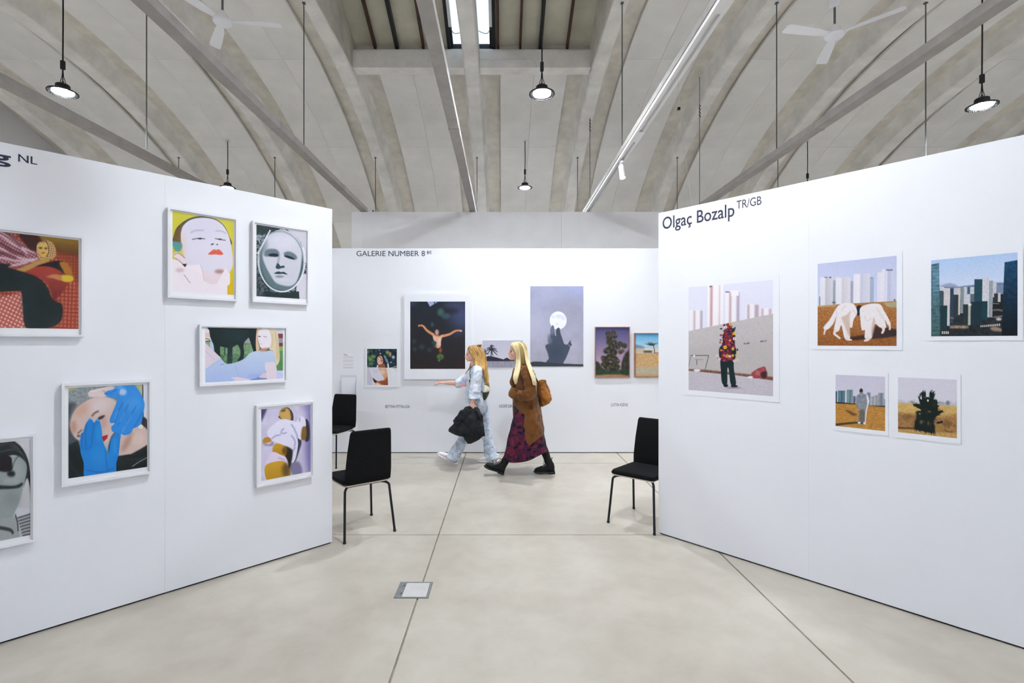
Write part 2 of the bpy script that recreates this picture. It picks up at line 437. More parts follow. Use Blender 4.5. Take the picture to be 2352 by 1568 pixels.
# skylight: black frame, pane of glass, opener cases with their cables
roofbox(-0.925, -0.195, 0.06, 0.11, -0.06, 0.02, 'skylight_frame', 'rafter_black'); roofbox(-0.925, -0.195, 1.5, 1.55, -0.06, 0.02, 'skylight_frame', 'rafter_black')
roofbox(-0.925, -0.885, 0.11, 1.5, -0.06, 0.02, 'skylight_frame', 'rafter_black'); roofbox(-0.235, -0.195, 0.11, 1.5, -0.06, 0.02, 'skylight_frame', 'rafter_black')
roofbox(-0.925, -0.195, 1.55, 1.72, 0, 0.03, 'deck_board', 'deck_board')
roofbox(-0.883, -0.237, 0.112, 1.498, 0.0, 0.006, 'pane', 'clear_glass')
for x in (-0.925, -0.235):
    roofbox(x, x+0.05, 0.55, 1.25, -0.13, -0.065, 'opener_case', 'white_metal')
for x0, x1 in ((-0.9, -0.62), (-0.21, -0.45)):
    z0 = 6.93+0.5*SL-0.1; yq = 7.3+1.2
    MB().tube(smoothpts([(x0, yq, z0), (x0*0.7+x1*0.3, yq, z0-0.09), (x1, yq, z0-0.02), (x1, yq, z0+0.08)], 5), 0.006, 6).build('opener_cable', 'rod_steel', lantern)
# conduit on the edge beam
MB().tube([(-0.40, 8.745, 6.63), (0.50, 8.745, 6.615), (0.56, 8.745, 6.60), (0.60, 8.745, 6.49)], 0.011, 8).build('conduit', 'white_metal', lantern)

# ================================================================== cable trays, rods
RODY = (7.16, 11.1)
for i, (x, y1) in enumerate(((-5.25, 11.4), (-2.87, 10.30), (-0.62, 10.9), (4.0, 11.4))):
    lab = ['grey cable tray crossing the far left corner above the left wall', 'grey cable tray ending in a loose cable just left of the lantern', 'grey cable tray running under the lantern beside the middle rib', 'grey cable tray slanting down to the lettered right wall'][i]
    t = thing('cable_tray', lab, 'cable tray', (x, 1.3, 4.345), 0, 'cable trays hung below the ribs')
    m = MB(); L_ = y1-1.3
    m.box(-0.065, 0.065, 0, L_, 0.0, 0.008).box(-0.065, -0.058, 0, L_, 0.008, 0.085).box(0.058, 0.065, 0, L_, 0.008, 0.085)
    m.build('channel', 'steel_tray', t)
    MB().box(-0.06, 0.06, 0.004, L_-0.004, 0.085, 0.093).build('cover', 'steel_tray', t)
    for yc in (2.45, 5.0, 7.5):
        if yc < L_: MB().box(-0.069, 0.069, yc-0.03, yc+0.03, -0.004, 0.089).build('coupling', 'steel_tray', t)
    if i == 1:
        MB().tube(smoothpts([(0.0, L_-0.05, 0.05), (0.03, L_+0.12, 0.02), (0.10, L_+0.2, 0.03), (0.13, L_+0.2, 0.10)], 5), 0.012, 6).build('loose_cable', 'cable_black', t)
        MB().tube(smoothpts([(0.02, L_-0.05, 0.03), (0.08, L_+0.1, 0.015), (0.2, L_+0.25, 0.0)], 5), 0.012, 6).build('loose_cable', 'cable_black', t)
trk = thing('light_track', 'white spotlight track with open slot running under a grey tray, right of the lantern', 'light track', (1.76, 1.3, 4.345))
MB().box(-0.065, 0.065, 0, 10.1, 0.03, 0.10).build('tray', 'steel_tray', trk)
MB().box(-0.055, -0.022, 0, 10.1, -0.01, 0.03).box(0.022, 0.055, 0, 10.1, -0.01, 0.03).box(-0.022, 0.022, 0, 10.1, 0.02, 0.03).build('track_rail', 'white_metal', trk)
for yc in (2.6, 5.2): MB().box(-0.058, 0.058, yc-0.16, yc+0.16, -0.013, 0.02).build('track_joiner', 'white_metal', trk)
# thin suspension rods, each from a rib down to its tray
RODS = [(-5.14, 7.16, 4.44, 'left tray at the height of the hanging fan'), (-2.87, 7.16, 4.44, 'tray left of the lantern'), (1.72, 7.16, 4.44, 'white light track'), (3.95, 7.16, 4.44, 'tray above the lettered right wall'),
        (6.1, 7.16, 3.6, None), (-5.1, 11.1, 4.44, None), (-2.85, 11.1, 3.9, None), (-0.58, 11.1, 3.9, None), (1.67, 11.1, 3.9, None), (3.9, 11.1, 4.44, None), (6.15, 11.1, 3.6, None), (-7.25, 11.1, 3.6, None)]
NAMES = {4: 'thin steel rod dropping behind the far right wall', 5: 'short far rod between the two left trays', 6: 'far rod seen against the rib left of the grey wall', 7: 'far rod beside the middle rib', 8: 'far rod beside the rib right of the lower lamp', 9: 'far rod beyond the right tray', 10: 'short far rod rising over the right wall', 11: 'short far rod over the left wall lettering'}
for i, (x, y, z0, d) in enumerate(RODS):
    zt = VZ + math.sqrt(9.8**2 - (y-VY)**2) + 0.002
    lab = ('thin steel rod carrying the ' + d) if d else NAMES[i]
    ro = thing('suspension_rod', lab, 'rod', (x, y, z0), 0, 'suspension rods under the ribs')
    MB().tube([(0, 0, 0), (0, 0, zt-z0-0.02)], 0.0085, 8).build('rod', 'rod_steel', ro)
    MB().box(-0.02, 0.02, -0.02, 0.02, zt-z0-0.02, zt-z0).build('anchor', 'rod_steel', ro)
# wires that hold the right wall and the knotted cables
for (x, y0_, y1_, Y, lab, knot) in ((1350, 253, 492, 10.0, 'dark knotted cable hanging right of the lantern', True), (1602, 262, 470, 9.3, 'dark knotted cable hanging above the lettering on the right wall', True)):
    p0, p1 = at(x, y0_, Y), at(x+5, y1_, Y)
    zt = VZ + math.sqrt(10.07**2 - (Y-VY)**2)
    th_ = thing('hanging_cable', lab, 'cable', (p1.x, Y, 4.46 if Y > 9.9 else 3.9), 0, 'loose cables under the vault')
    base = th_.location
    L_ = zt - 0.003 - base.z
    MB().tube([(0,0,0),(0,0,L_)], 0.006, 6).build('cable', 'rod_steel', th_)
    kz = L_*0.72
    MB().tube(smoothpts([(0.012*math.sin(k*2.1), 0.012*math.cos(k*2.1), kz + k*0.022) for k in range(12)], 4), 0.007, 6).build('knot', 'cable_black', th_)
p1 = at(1598, 468, 8.2); zt = VZ + math.sqrt(9.8**2-(8.2-VY)**2)
wr = thing('steel_wire', 'thin pale wire slanting down behind the lettered right wall', 'wire', (p1.x, 8.2, p1.z-0.5))
MB().tube([(0,0,0), (-0.28, 0, 2.05)], 0.0045, 6).build('wire', 'white_metal', wr)
MB().box(-0.30, -0.26, -0.02, 0.02, 2.05, 2.09).build('anchor', 'black_metal', wr)
MB().tube([(-0.28, 0, 2.09), (-0.29, 0, zt-p1.z+0.48)], 0.0045, 6).build('wire', 'white_metal', wr)

# ================================================================== high-bay lamps
def highbay(x, y, lab, z=5.07, k=1.0):
    g = 'black high-bay lamps hung in rows'
    L = thing('pendant_lamp', lab, 'lamp', (x, y, z), 0, g)
    MB().lathe([(0.095, 0.012), (0.112, 0.003), (0.152, 0.0), (0.158, 0.006), (0.154, 0.016), (0.115, 0.034), (0.088, 0.05), (0.075, 0.052)], n=40).build('reflector_rim', 'black_metal', L)
    MB().lathe([(0.075, 0.05), (0.078, 0.06), (0.076, 0.098), (0.066, 0.106), (0.03, 0.11), (0.0, 0.11)], n=32).build('driver_housing', 'black_metal', L)
    mm = MB()
    for k in range(36):
        a = 2*PI*k/36; q = MB().box(0.142, 0.163, -0.005, 0.005, -0.004, 0.012)
        q.xform(Matrix.Rotation(a, 4, 'Z')); mm.add(q.v, q.f)
    o = mm.build('heat_fins', 'black_metal', L, False); o['kind'] = 'stuff'
    MB().lathe([(0.0, -0.010), (0.06, -0.008), (0.098, -0.002), (0.111, 0.004)], n=40).build('lens', 'lamp_lens', L)
    MB().tube([(0.016*math.cos(a), 0, 0.125 + 0.02*math.sin(a)) for a in [2*PI*i/12 for i in range(13)]], 0.005, 6).build('hook', 'black_metal', L)
    for s in (-1, 1): MB().tube([(0.045*s, 0, 0.10), (0.010*s, 0, 0.21), (0.004*s, 0, 0.30)], 0.004, 6).build('safety_chain', 'black_metal', L)
    zt = VZ + math.sqrt(10.07**2 - (y-VY)**2) - z
    if abs(y-VY) < 1.5 and LX0 < x < LX1: zt = 6.93 + (1.7-abs(y-7.3))*SL - z - 0.0
    MB().tube([(0,0,0.13), (0,0,0.22), (0.003,0,0.30)], 0.006, 6).build('chain_link', 'black_metal', L)
    MB().box(-0.022, 0.022, -0.018, 0.018, 0.30, 0.41, 0.004).build('junction_box', 'cable_black', L)
    MB().tube([(0,0,0.41), (0.004,0.0,0.41+(zt-0.42)*0.4), (0,0,zt-0.004)], 0.0085, 8).build('cable', 'cable_black', L)
    MB().lathe([(0.045, zt-0.014), (0.045, zt-0.002)], n=20).build('ceiling_rose', 'white_metal', L)
    return L
highbay(-5.63, 6.35, 'black round high-bay lamp at the upper left, lens lit', 4.84)
highbay(0.50, 6.35, 'black round high-bay lamp hanging in the middle under the lantern', 4.82)
highbay(6.13, 6.35, 'black round high-bay lamp near the upper right corner', 4.665)
highbay(-6.10, 11.0, 'small high-bay lamp half hidden behind the left wall top')
highbay(0.49, 11.0, 'small far high-bay lamp above the grey wall')
highbay(6.75, 11.0, 'far high-bay lamp behind the right wall, only its cord showing', 4.98)
for x, q in ((-6.06, 'left'), (0.54, 'middle'), (6.7, 'right')): highbay(x, 2.7, q + ' high-bay lamp of an unseen row added above the viewer')  # unseen front row of lamps, added to brighten the hall

# ================================================================== ceiling fans
def fan(x, y, z, ang, lab, cup):
    f_ = thing('ceiling_fan', lab, 'ceiling fan', (x, y, z), 0, 'white three-blade ceiling fans')
    MB().lathe([(0.0, -0.035), (0.055, -0.034), (0.088, -0.022), (0.098, -0.004), (0.095, 0.012), (0.06, 0.03), (0.055, 0.07), (0.03, 0.10), (0.018, 0.115)], n=32).build('motor_housing', 'fan_white', f_)
    zt = VZ + math.sqrt(10.07**2 - (y-VY)**2) - z - 0.003
    MB().tube([(0,0,0.11), (0,0,zt)], 0.011, 10).build('down_rod', 'rod_steel', f_)
    MB().lathe([(0.028, cup), (0.05, cup+0.02), (0.055, cup+0.10), (0.035, cup+0.125)], n=24).build('canopy_cup', 'fan_white', f_)
    MB().lathe([(0.06, zt-0.03), (0.06, zt)], n=24).build('ceiling_plate', 'fan_white', f_)
    for a in ang:
        r = math.radians(a); q = MB(); rings = []
        for t, wd in ((0.09, 0.030), (0.15, 0.036), (0.22, 0.048), (0.40, 0.056), (0.56, 0.060), (0.60, 0.055), (0.61, 0.040)):
            pit = math.radians(10)
            rings.append([(t, -wd*math.cos(pit), 0.006 - wd*math.sin(pit)), (t, wd*math.cos(pit), 0.006 + wd*math.sin(pit)), (t, wd*math.cos(pit), 0.013 + wd*math.sin(pit)), (t, -wd*math.cos(pit), 0.013 - wd*math.sin(pit))])
        q.rings(rings).xform(Matrix.Rotation(r, 4, 'Z')); b = q.build('blade', 'fan_white', f_, 20)
        q = MB().box(0.07, 0.17, -0.018, 0.018, 0.016, 0.021).xform(Matrix.Rotation(r, 4, 'Z')); q.build('blade_bracket', 'fan_white', b)
fan(-3.05, 5.4, 5.14, (8, 127, 248), 'white three-blade ceiling fan at the upper left', 1.0)
fan(3.61, 5.4, 4.99, (-46, 69, 190), 'white three-blade ceiling fan at the upper right', 0.30)

# ================================================================== track spotlights
def spot(x, y, aim, lab, power, size=58, z=4.335):
    s_ = thing('track_spotlight', lab, 'spotlight', (x, y, z), 0, 'white cylinder spotlights on the trays')
    MB().box(-0.018, 0.018, -0.05, 0.05, -0.035, 0.0).build('adapter', 'white_metal', s_)
    MB().tube([(0,0,-0.03), (0,0,-0.09)], 0.008, 8).build('stem', 'white_metal', s_)
    d = (Vector(aim) - Vector((x, y, z-0.14))).normalized()
    q = d.to_track_quat('-Z', 'Y'); M = Matrix.Translation((0, 0, -0.13)) @ q.to_matrix().to_4x4()
    MB().lathe([(0.0, 0.07), (0.036, 0.07), (0.042, 0.062), (0.042, -0.135), (0.039, -0.138), (0.037, -0.12), (0.0, -0.118)], n=28).xform(M).build('head', 'white_metal', s_)
    MB().lathe([(0.0, -0.121), (0.036, -0.1205)], n=24).xform(M).build('lens', 'spot_lens', s_)
    ld = bpy.data.lights.new('spot_bulb', 'SPOT'); ld.energy = power; ld.spot_size = math.radians(size); ld.spot_blend = 0.9
    ld.shadow_soft_size = 0.03; ld.color = (1.0, 0.96, 0.92)
    lo = bpy.data.objects.new('bulb', ld); COL.objects.link(lo); lo.parent = s_
    lo.matrix_local = M @ Matrix.Translation((0, 0, -0.155))
spot(1.76, 7.35, (1.95, 6.2, 0.0), 'white cylinder spotlight on the light track', 120)
spot(1.76, 1.6, (-0.3, 7.4, 1.6), 'spotlight on the track above the viewer aimed at the far wall', SPOT_W*0.15)  # this and the next three are unseen, added to light the walls
spot(-0.62, 3.3, (0.6, 7.4, 1.6), 'spotlight on the middle tray above the viewer aimed at the far wall', SPOT_W*0.06)
spot(1.76, 2.75, (-2.2, 3.4, 1.5), 'spotlight on the track above the viewer aimed at the left wall', SPOT_W*0.46, 95)
spot(-0.62, 2.75, (2.2, 3.4, 1.5), 'spotlight on the middle tray above the viewer aimed at the right wall', SPOT_W*0.40, 95)
# ================================================================== photographs: printed pigment painted onto a fine mesh
def pts(s): return [tuple(float(v) for v in q.split(',')) for q in s.split()]
def homog(src):
    dst = [(0,0),(1,0),(1,1),(0,1)]; A = []; b = []
    for (x, y), (u, v) in zip(src, dst):
        A += [[x,y,1,0,0,0,-u*x,-u*y],[0,0,0,x,y,1,-v*x,-v*y]]; b += [u, v]
    h = np.linalg.solve(np.array(A, float), np.array(b, float)); return np.append(h, 1).reshape(3,3)
class Pic:
    def __init__(s, quad, W, H, bg, ext=0.0, seed=1):
        s.q = pts(quad); s.Hm = homog(s.q); s.ext = ext; s.W = int(W*(1+ext)); s.H = int(H)
        s.img = np.zeros((s.H, s.W, 3)); s.img[:] = bg; s.rng = np.random.default_rng(seed)
        s.sc = W / np.hypot(s.q[1][0]-s.q[0][0], s.q[1][1]-s.q[0][1])
    def uv(s, P):
        P = np.array(P, float); Q = np.c_[P, np.ones(len(P))] @ s.Hm.T
        return Q[:, :2] / Q[:, 2:3]
    def px(s, P):
        q = s.uv(P); return np.c_[(q[:,0] + s.ext) / (1 + s.ext) * s.W, q[:,1] * s.H]
    def cover(s, P, soft=0.0):
        SS = 3; P = np.asarray(P, float); n = len(P)
        y = (np.arange(s.H*SS) + 0.5) / SS
        x1, y1 = P[:,0], P[:,1]; x2, y2 = np.roll(x1, -1), np.roll(y1, -1)
        up = (y1[None] <= y[:,None]) & (y2[None] > y[:,None]); dn = (y2[None] <= y[:,None]) & (y1[None] > y[:,None])
        hit = up | dn
        with np.errstate(divide='ignore', invalid='ignore'):
            xi = x1 + (y[:,None]-y1) / (y2-y1) * (x2-x1)
        xi = np.where(hit, xi, np.inf); xi.sort(axis=1)
        k = int(hit.sum(1).max()) if n else 0
        cov = np.zeros((s.H*SS, s.W)); g = np.arange(s.W)[None]
        for j in range(0, k - 1, 2):
            a = np.minimum(xi[:, j], 1e6)[:,None]; b = np.minimum(xi[:, j+1], 1e6)[:,None]
            cov += np.clip(b-g, 0, 1) - np.clip(a-g, 0, 1)
        cov = np.clip(cov, 0, 1).reshape(s.H, SS, s.W).mean(1)
        return s.blur(cov, soft * s.sc) if soft else cov
    def blur(s, a, r):
        r = int(round(r))
        if r < 1: return a
        for _ in range(2):
            for ax in (0, 1):
                p = np.pad(a, [(r+1, r) if i == ax else (0,0) for i in (0,1)], mode='edge').cumsum(ax)
                n = a.shape[ax]
                a = (np.take(p, np.arange(2*r+1, 2*r+1+n), ax) - np.take(p, np.arange(0, n), ax)) / (2*r+1)
        return a
    def noise(s, cells):
        """smooth random field 0..1, about `cells` blobs across the width"""
        ch = max(2, int(cells*s.H/s.W)+2); cw = int(cells)+2
        r = s.rng.random((ch, cw)); yy = np.linspace(0, ch-1.001, s.H); xx = np.linspace(0, cw-1.001, s.W)
        i, j = yy.astype(int), xx.astype(int); fy, fx = (yy-i)[:,None], (xx-j)[None]
        fy = fy*fy*(3-2*fy); fx = fx*fx*(3-2*fx)
        return (r[i][:,j]*(1-fy)+r[i+1][:,j]*fy)*(1-fx) + (r[i][:,j+1]*(1-fy)+r[i+1][:,j+1]*fy)*fx
    def lay(s, m, c, a=1.0):
        m = (m*a)[..., None]; s.img = s.img*(1-m) + np.asarray(c, float)*m; return s
    def poly(s, P, c, soft=0, smooth=True, a=1.0, tex=None, c2=None, vert=True):
        P = pts(P) if isinstance(P, str) else P
        if smooth and len(P) > 3: P = [tuple(q) for q in smoothpts(P, 5, True)]
        Q = s.px(P); m = s.cover(Q, soft); col = np.asarray(c, float)
        if c2 is not None:      # colour runs from c (top / left) to c2
            if vert: t = np.clip((np.arange(s.H) - Q[:,1].min()) / (np.ptp(Q[:,1])+1e-6), 0, 1)[:,None,None]
            else: t = np.clip((np.arange(s.W) - Q[:,0].min()) / (np.ptp(Q[:,0])+1e-6), 0, 1)[None,:,None]
            col = col*(1-t) + np.asarray(c2, float)*t
        if tex: col = col * (1 + tex[1]*(s.noise(tex[0])*0.6 + s.noise(tex[0]*2.3)*0.4 - 0.5)*2)[...,None]
        return s.lay(m, np.clip(col, 0, 255) if tex else col, a)
    def ell(s, x, y, rx, ry, c, soft=0, a=1.0, ang=0, tex=None):
        t = np.linspace(0, 2*PI, 28, endpoint=False); ca, sa = math.cos(math.radians(ang)), math.sin(math.radians(ang))
        return s.poly([(x + rx*math.cos(q)*ca - ry*math.sin(q)*sa, y + rx*math.cos(q)*sa + ry*math.sin(q)*ca) for q in t], c, soft, False, a, tex)
    def line(s, P, w, c, soft=0, a=1.0, smooth=True):
        P = pts(P) if isinstance(P, str) else P
        if smooth and len(P) > 2: P = smoothpts(P, 6)
        P = [np.array(p, float) for p in P]; w = [w, w] if not isinstance(w, (list, tuple)) else w
        L, R = [], []
        for i, p in enumerate(P):
            t = P[min(i+1, len(P)-1)] - P[max(i-1, 0)]; t = t / (np.linalg.norm(t)+1e-9); n = np.array((-t[1], t[0]))
            h = (w[0] + (w[1]-w[0])*i/(len(P)-1)) / 2; L.append(p+n*h); R.append(p-n*h)
        return s.poly([tuple(q) for q in L + R[::-1]], c, soft, False, a)
    def rect(s, x0, y0, x1, y1, c, a=1.0, soft=0, tex=None, c2=None, vert=True): return s.poly([(x0,y0),(x1,y0),(x1,y1),(x0,y1)], c, soft, False, a, tex, c2, vert)
    def dots(s, n, region, cols, r0, r1, soft=0):
        x0, y0, x1, y1 = region
        for k in range(n):
            s.ell(s.rng.uniform(x0, x1), s.rng.uniform(y0, y1), s.rng.uniform(r0, r1), s.rng.uniform(r0, r1), cols[k % len(cols)], soft)
        return s
    def grain(s, a, cells=None):
        s.img = np.clip(s.img * (1 + a*(s.rng.random((s.H, s.W))-0.5)*2)[...,None], 0, 255); return s
    def crop_xy(s):
        """photo-crop coordinates of every canvas pixel"""
        Hi = np.linalg.inv(s.Hm); u = (np.arange(s.W)+0.5)/s.W*(1+s.ext)-s.ext; v = (np.arange(s.H)+0.5)/s.H
        U, V = np.meshgrid(u, v); Q = np.stack([U, V, np.ones_like(U)], -1) @ Hi.T
        return Q[...,0]/Q[...,2], Q[...,1]/Q[...,2]
    def check(s, mask, c, amp, step, ang=0.0):
        X, Y = s.crop_xy(); ca, sa = math.cos(ang), math.sin(ang); A = (X*ca+Y*sa)/step; B = (-X*sa+Y*ca)/step
        g = (0.5+0.5*np.sin(2*PI*A))*(0.5+0.5*np.sin(2*PI*B))
        return s.lay(mask*np.clip(g*1.6, 0, 1), c, amp)

def print_mesh(pic, w, h, ext_w=None):
    H, W = pic.H, pic.W
    x = np.linspace(0, w, W); z = np.linspace(h, 0, H)
    X, Z = np.meshgrid(x, z); V = np.stack([X.ravel(), np.zeros(X.size), Z.ravel()], 1)
    i = np.arange((H-1)*W).reshape(H-1, W)[:, :-1].ravel()
    Fc = np.stack([i, i+W, i+W+1, i+1], 1)
    me = bpy.data.meshes.new('print')
    me.vertices.add(len(V)); me.vertices.foreach_set('co', V.astype(np.float32).ravel())
    me.loops.add(Fc.size); me.loops.foreach_set('vertex_index', Fc.astype(np.int32).ravel())
    me.polygons.add(len(Fc)); me.polygons.foreach_set('loop_start', np.arange(0, Fc.size, 4, dtype=np.int32)); me.polygons.foreach_set('loop_total', np.full(len(Fc), 4, dtype=np.int32))
    me.update(calc_edges=True)
    c = np.clip(pic.img, 0, 255)/255.0; c = np.where(c <= 0.04045, c/12.92, ((c+0.055)/1.055)**2.4)
    at_ = me.color_attributes.new('pigment', 'FLOAT_COLOR', 'POINT')
    at_.data.foreach_set('color', np.concatenate([c.reshape(-1,3), np.ones((H*W,1))], 1).astype(np.float32).ravel())
    me.materials.append(MATS['print_ink'])
    return me
vcol_mat('print_ink', 0.5, 0.2)
mat('frame_white', (226, 225, 228), 0.45); mat('mat_board', (236, 235, 238), 0.8); mat('paper_white', (229, 229, 235), 0.7); mat('frame_wood', (150, 104, 88), 0.55, var=(20, 0.15))
mat('foam_core', (222, 221, 226), 0.8)

def hang(W, pic, u0, u1, v0, v1, label, outer=None, depth=0.035, name='framed_photograph', style='frame', bar=0.014, wood=False, group=None):
    """u along the wall to the right, v height; inner image rectangle u0..u1, v0..v1; outer frame or sheet rectangle"""
    a = W['a']; d = (math.cos(a), math.sin(a))
    ou0, ou1, ov0, ov1 = outer if outer else (u0, u1, v0, v1)
    r = thing(name, label, 'photograph', (W['o'][0] + d[0]*(ou0+ou1)/2, W['o'][1] + d[1]*(ou0+ou1)/2, ov0), a, group)
    cu = (ou0+ou1)/2; w2 = (ou1-ou0)/2; hh = ov1-ov0
    x0, x1, z0, z1 = u0-cu, u1-cu, v0-ov0, v1-ov0
    if style == 'frame':
        fm = 'frame_wood' if wood else 'frame_white'
        q = bar
        for (p, nm) in (([(-w2,0),(w2,0),(w2-q,q),(-w2+q,q)], 0), ([(w2,0),(w2,hh),(w2-q,hh-q),(w2-q,q)], 1), ([(w2,hh),(-w2,hh),(-w2+q,hh-q),(w2-q,hh-q)], 2), ([(-w2,hh),(-w2,0),(-w2+q,q),(-w2+q,hh-q)], 3)):
            MB().add([(k[0], -depth, k[1]) for k in p] + [(k[0], -0.0005, k[1]) for k in p], [(0,1,2,3),(7,6,5,4),(0,4,5,1),(1,5,6,2),(2,6,7,3),(3,7,4,0)]).build('frame_bar', fm, r, False)
        MB().box(-w2+q, w2-q, -depth+0.014, -0.001, q, hh-q).build('mat_board', 'mat_board' if not wood else 'frame_wood', r, False)
        yp = -depth+0.0132
        if not wood: MB().box(-w2+q, w2-q, -depth+0.005, -depth+0.007, q, hh-q).build('glass', 'clear_glass', r, False)
    elif style == 'sheet':
        MB().box(-w2, w2, -depth, -0.0005, 0, hh).build('paper', 'paper_white', r, False); yp = -depth-0.0004
    else:
        MB().box(-w2, w2, -depth, -0.0005, 0, hh).build('backing_board', 'foam_core', r, False); yp = -depth-0.0004
    o = put(print_mesh(pic, x1-x0, z1-z0), 'print', r, (x0, yp, z0))
    return r

# ---- left wall -------------------------------------------------------------
p = Pic('0,162 950,270 938,1332 0,1322', 175, 220, (140, 52, 40), ext=1.35, seed=2)
full = np.ones((p.H, p.W))
p.check(full, (210, 120, 85), 0.75, 46, 0.05)
p.poly('-1500,100 0,160 110,175 300,330 440,400 490,490 200,600 0,545 -1500,500', (128, 70, 80), 6); m_ = p.cover(p.px(pts('-1500,100 0,160 110,175 300,330 440,400 490,490 200,600 0,545 -1500,500')), 6); p.check(m_, (205, 160, 165), 0.8, 34, 0.5)
for q in ('-200,60 120,230 330,440', '-200,170 0,210 180,330 420,420', '-300,330 0,370 120,440 300,500 460,500', '-300,470 0,480 200,520 420,520', '-100,600 120,580 330,540'): p.line(q, 26, (225, 195, 208), 8, 0.75)
for q in ('-100,90 100,200 260,360', '0,300 150,400 300,450', '-300,420 40,430 200,490'): p.line(q, 30, (75, 28, 30), 9, 0.7)
p.poly('230,180 500,215 440,400 330,350', (58, 24, 20), 12)
p.poly('480,215 960,260 960,480 690,420 560,300', (150, 120, 38), 10, c2=(85, 40, 18))
p.poly('660,430 960,480 960,760 880,740 860,600', (128, 55, 35), 20); m_ = p.cover(p.px(pts('660,430 960,480 960,1340 640,1340 740,1000 860,700')), 6); p.check(m_, (195, 90, 55), 0.55, 38, 0.05)
p.poly('-1600,1000 0,960 250,895 280,1050 310,1330 -1600,1340', (178, 88, 76), 8); m_ = p.cover(p.px(pts('-1600,1000 0,960 250,895 280,1050 310,1330 -1600,1340'))); p.check(m_, (238, 190, 178), 0.8, 44, 0.45)
p.poly('440,360 480,290 560,270 640,310 675,400 660,480 590,500 480,500', (205, 168, 110), 2); m_ = p.cover(p.px(pts('440,360 480,290 560,270 640,310 675,400 660,480 590,500 480,500'))); p.check(m_, (110, 60, 40), 0.7, 26, 0.2)
p.poly('458,350 480,312 540,300 585,320 590,400 575,450 530,478 490,455 462,410', (214, 176, 96), 3).ell(490, 365, 22, 12, (80, 60, 50), 4).ell(555, 370, 20, 11, (80, 55, 40), 4).ell(522, 425, 26, 9, (170, 75, 55), 3).line('480,285 560,290 590,400 560,470', 8, (60, 35, 25), 2)
p.poly('400,585 560,545 700,520 760,540 760,670 650,640 520,600', (20, 22, 26), 3)
p.poly('230,665 400,600 560,585 700,625 760,690 820,780 740,900 640,990 590,820 480,720', (172, 60, 48), 4, c2=(110, 34, 34), vert=True)
p.poly('180,640 330,570 500,500 610,515 460,575 270,660', (186, 142, 78), 4)
p.poly('715,540 800,540 850,620 880,720 860,765 780,770 700,730 800,700 760,640', (172, 112, 34), 4).poly('700,705 800,690 880,715 860,768 760,765', (212, 182, 52), 4).poly('555,715 620,685 680,680 740,705 740,750 680,745 640,730', (190, 128, 78), 3)
p.poly('-1600,500 0,550 100,600 300,660 470,730 570,840 630,980 735,1035 748,1140 720,1240 600,1310 320,1325 275,1060 255,900 110,885 -1600,980', (13, 26, 28), 3)
p.ell(330, 1000, 60, 200, (24, 50, 54), 40, 0.5)
p.grain(0.05)
hang(WL, p, -1.593-0.766, -1.593, 1.729, 2.252, 'white framed photograph of a person reclining on red gingham cloth', (-2.390, -1.569, 1.683, 2.274), bar=0.012)

p = Pic('168,157 1056,297 1040,1358 166,1310', 140, 190, (206, 200, 66), seed=3)
p.rect(100, 100, 1100, 1400, (205, 202, 70), c2=(214, 188, 34))
p.poly('186,640 190,520 220,420 290,340 390,275 500,238 620,230 740,255 850,305 930,390 985,520 1005,650 700,700', (70, 62, 58), 2)
p.poly('188,640 196,500 250,410 330,350 330,640', (112, 86, 48), 6)
p.poly('296,600 292,470 330,365 420,290 540,258 660,256 780,282 880,345 950,445 992,560 1016,690 1032,830 1022,960 960,1050 840,1070 700,1065 590,1030 470,960 390,950 345,830 318,700', (223, 217, 231), 3)
p.ell(330, 640, 40, 190, (228, 208, 206), 22, 0.8).ell(640, 420, 260, 150, (214, 210, 228), 60, 0.6)
p.poly('168,600 300,628 292,720 235,742 190,705', (88, 150, 150), 5)
p.poly('178,800 230,755 310,800 360,870 375,935 320,925 255,870', (236, 216, 224), 2).line('185,800 240,770 310,805 345,840', 8, (130, 105, 125), 2).line('215,840 270,880 330,930', 8, (150, 110, 125), 2)
p.poly('470,955 600,1010 760,1050 930,970 800,1205 700,1215 615,1150', (232, 214, 220), 5).ell(840, 1025, 70, 30, (176, 128, 118), 14, 0.9)
p.poly('150,840 250,870 320,935 345,965 385,938 570,930 600,1040 625,1160 720,1212 800,1200 925,972 985,1050 988,1195 945,1235 950,1375 150,1375', (240, 229, 235), 1, smooth=False)
p.poly('305,925 372,915 350,968', (46, 32, 42), 1, False).ell(275, 1010, 60, 30, (214, 176, 182), 14, 0.8)
for k in range(9): p.line([(200+k*20, 1000+k*35), (420+k*40, 1010+k*37), (620+k*45, 1090+k*30)], 5, (224, 205, 216), 3, 0.5)
p.line('570,930 600,1040 622,1160', 7, (205, 184, 198), 2).line('330,1070 420,1190', 8, (120, 95, 110), 2, 0.7)
p.line('430,472 500,438 620,436', 16, (176, 172, 190), 6).line('790,442 880,448 945,482', 15, (176, 172, 190), 6)
p.line('450,568 550,552 640,560', 14, (108, 98, 112), 3).ell(565, 556, 32, 13, (56, 58, 68), 2).line('780,552 850,566 932,578', 13, (108, 98, 112), 3).ell(850, 564, 32, 12, (56, 60, 68), 2)
p.ell(740, 636, 24, 10, (50, 36, 46), 2, ang=-22).ell(810, 640, 12, 9, (50, 36, 46), 2)
p.poly('678,778 720,738 760,709 795,717 832,708 868,735 897,776 860,791 790,783 720,787', (226, 104, 84), 1).line('705,765 790,752 875,768', 6, (176, 66, 58), 2)
p.poly('985,1140 1060,1130 1060,1380 945,1370 950,1235 985,1198', (217, 180, 28), 1, False)
p.grain(0.012)
hang(WL, p, -1.121, -0.751, 1.987, 2.512, 'white framed photograph of a pale upturned face with coral lips on yellow', (-1.150, -0.728, 1.942, 2.535))

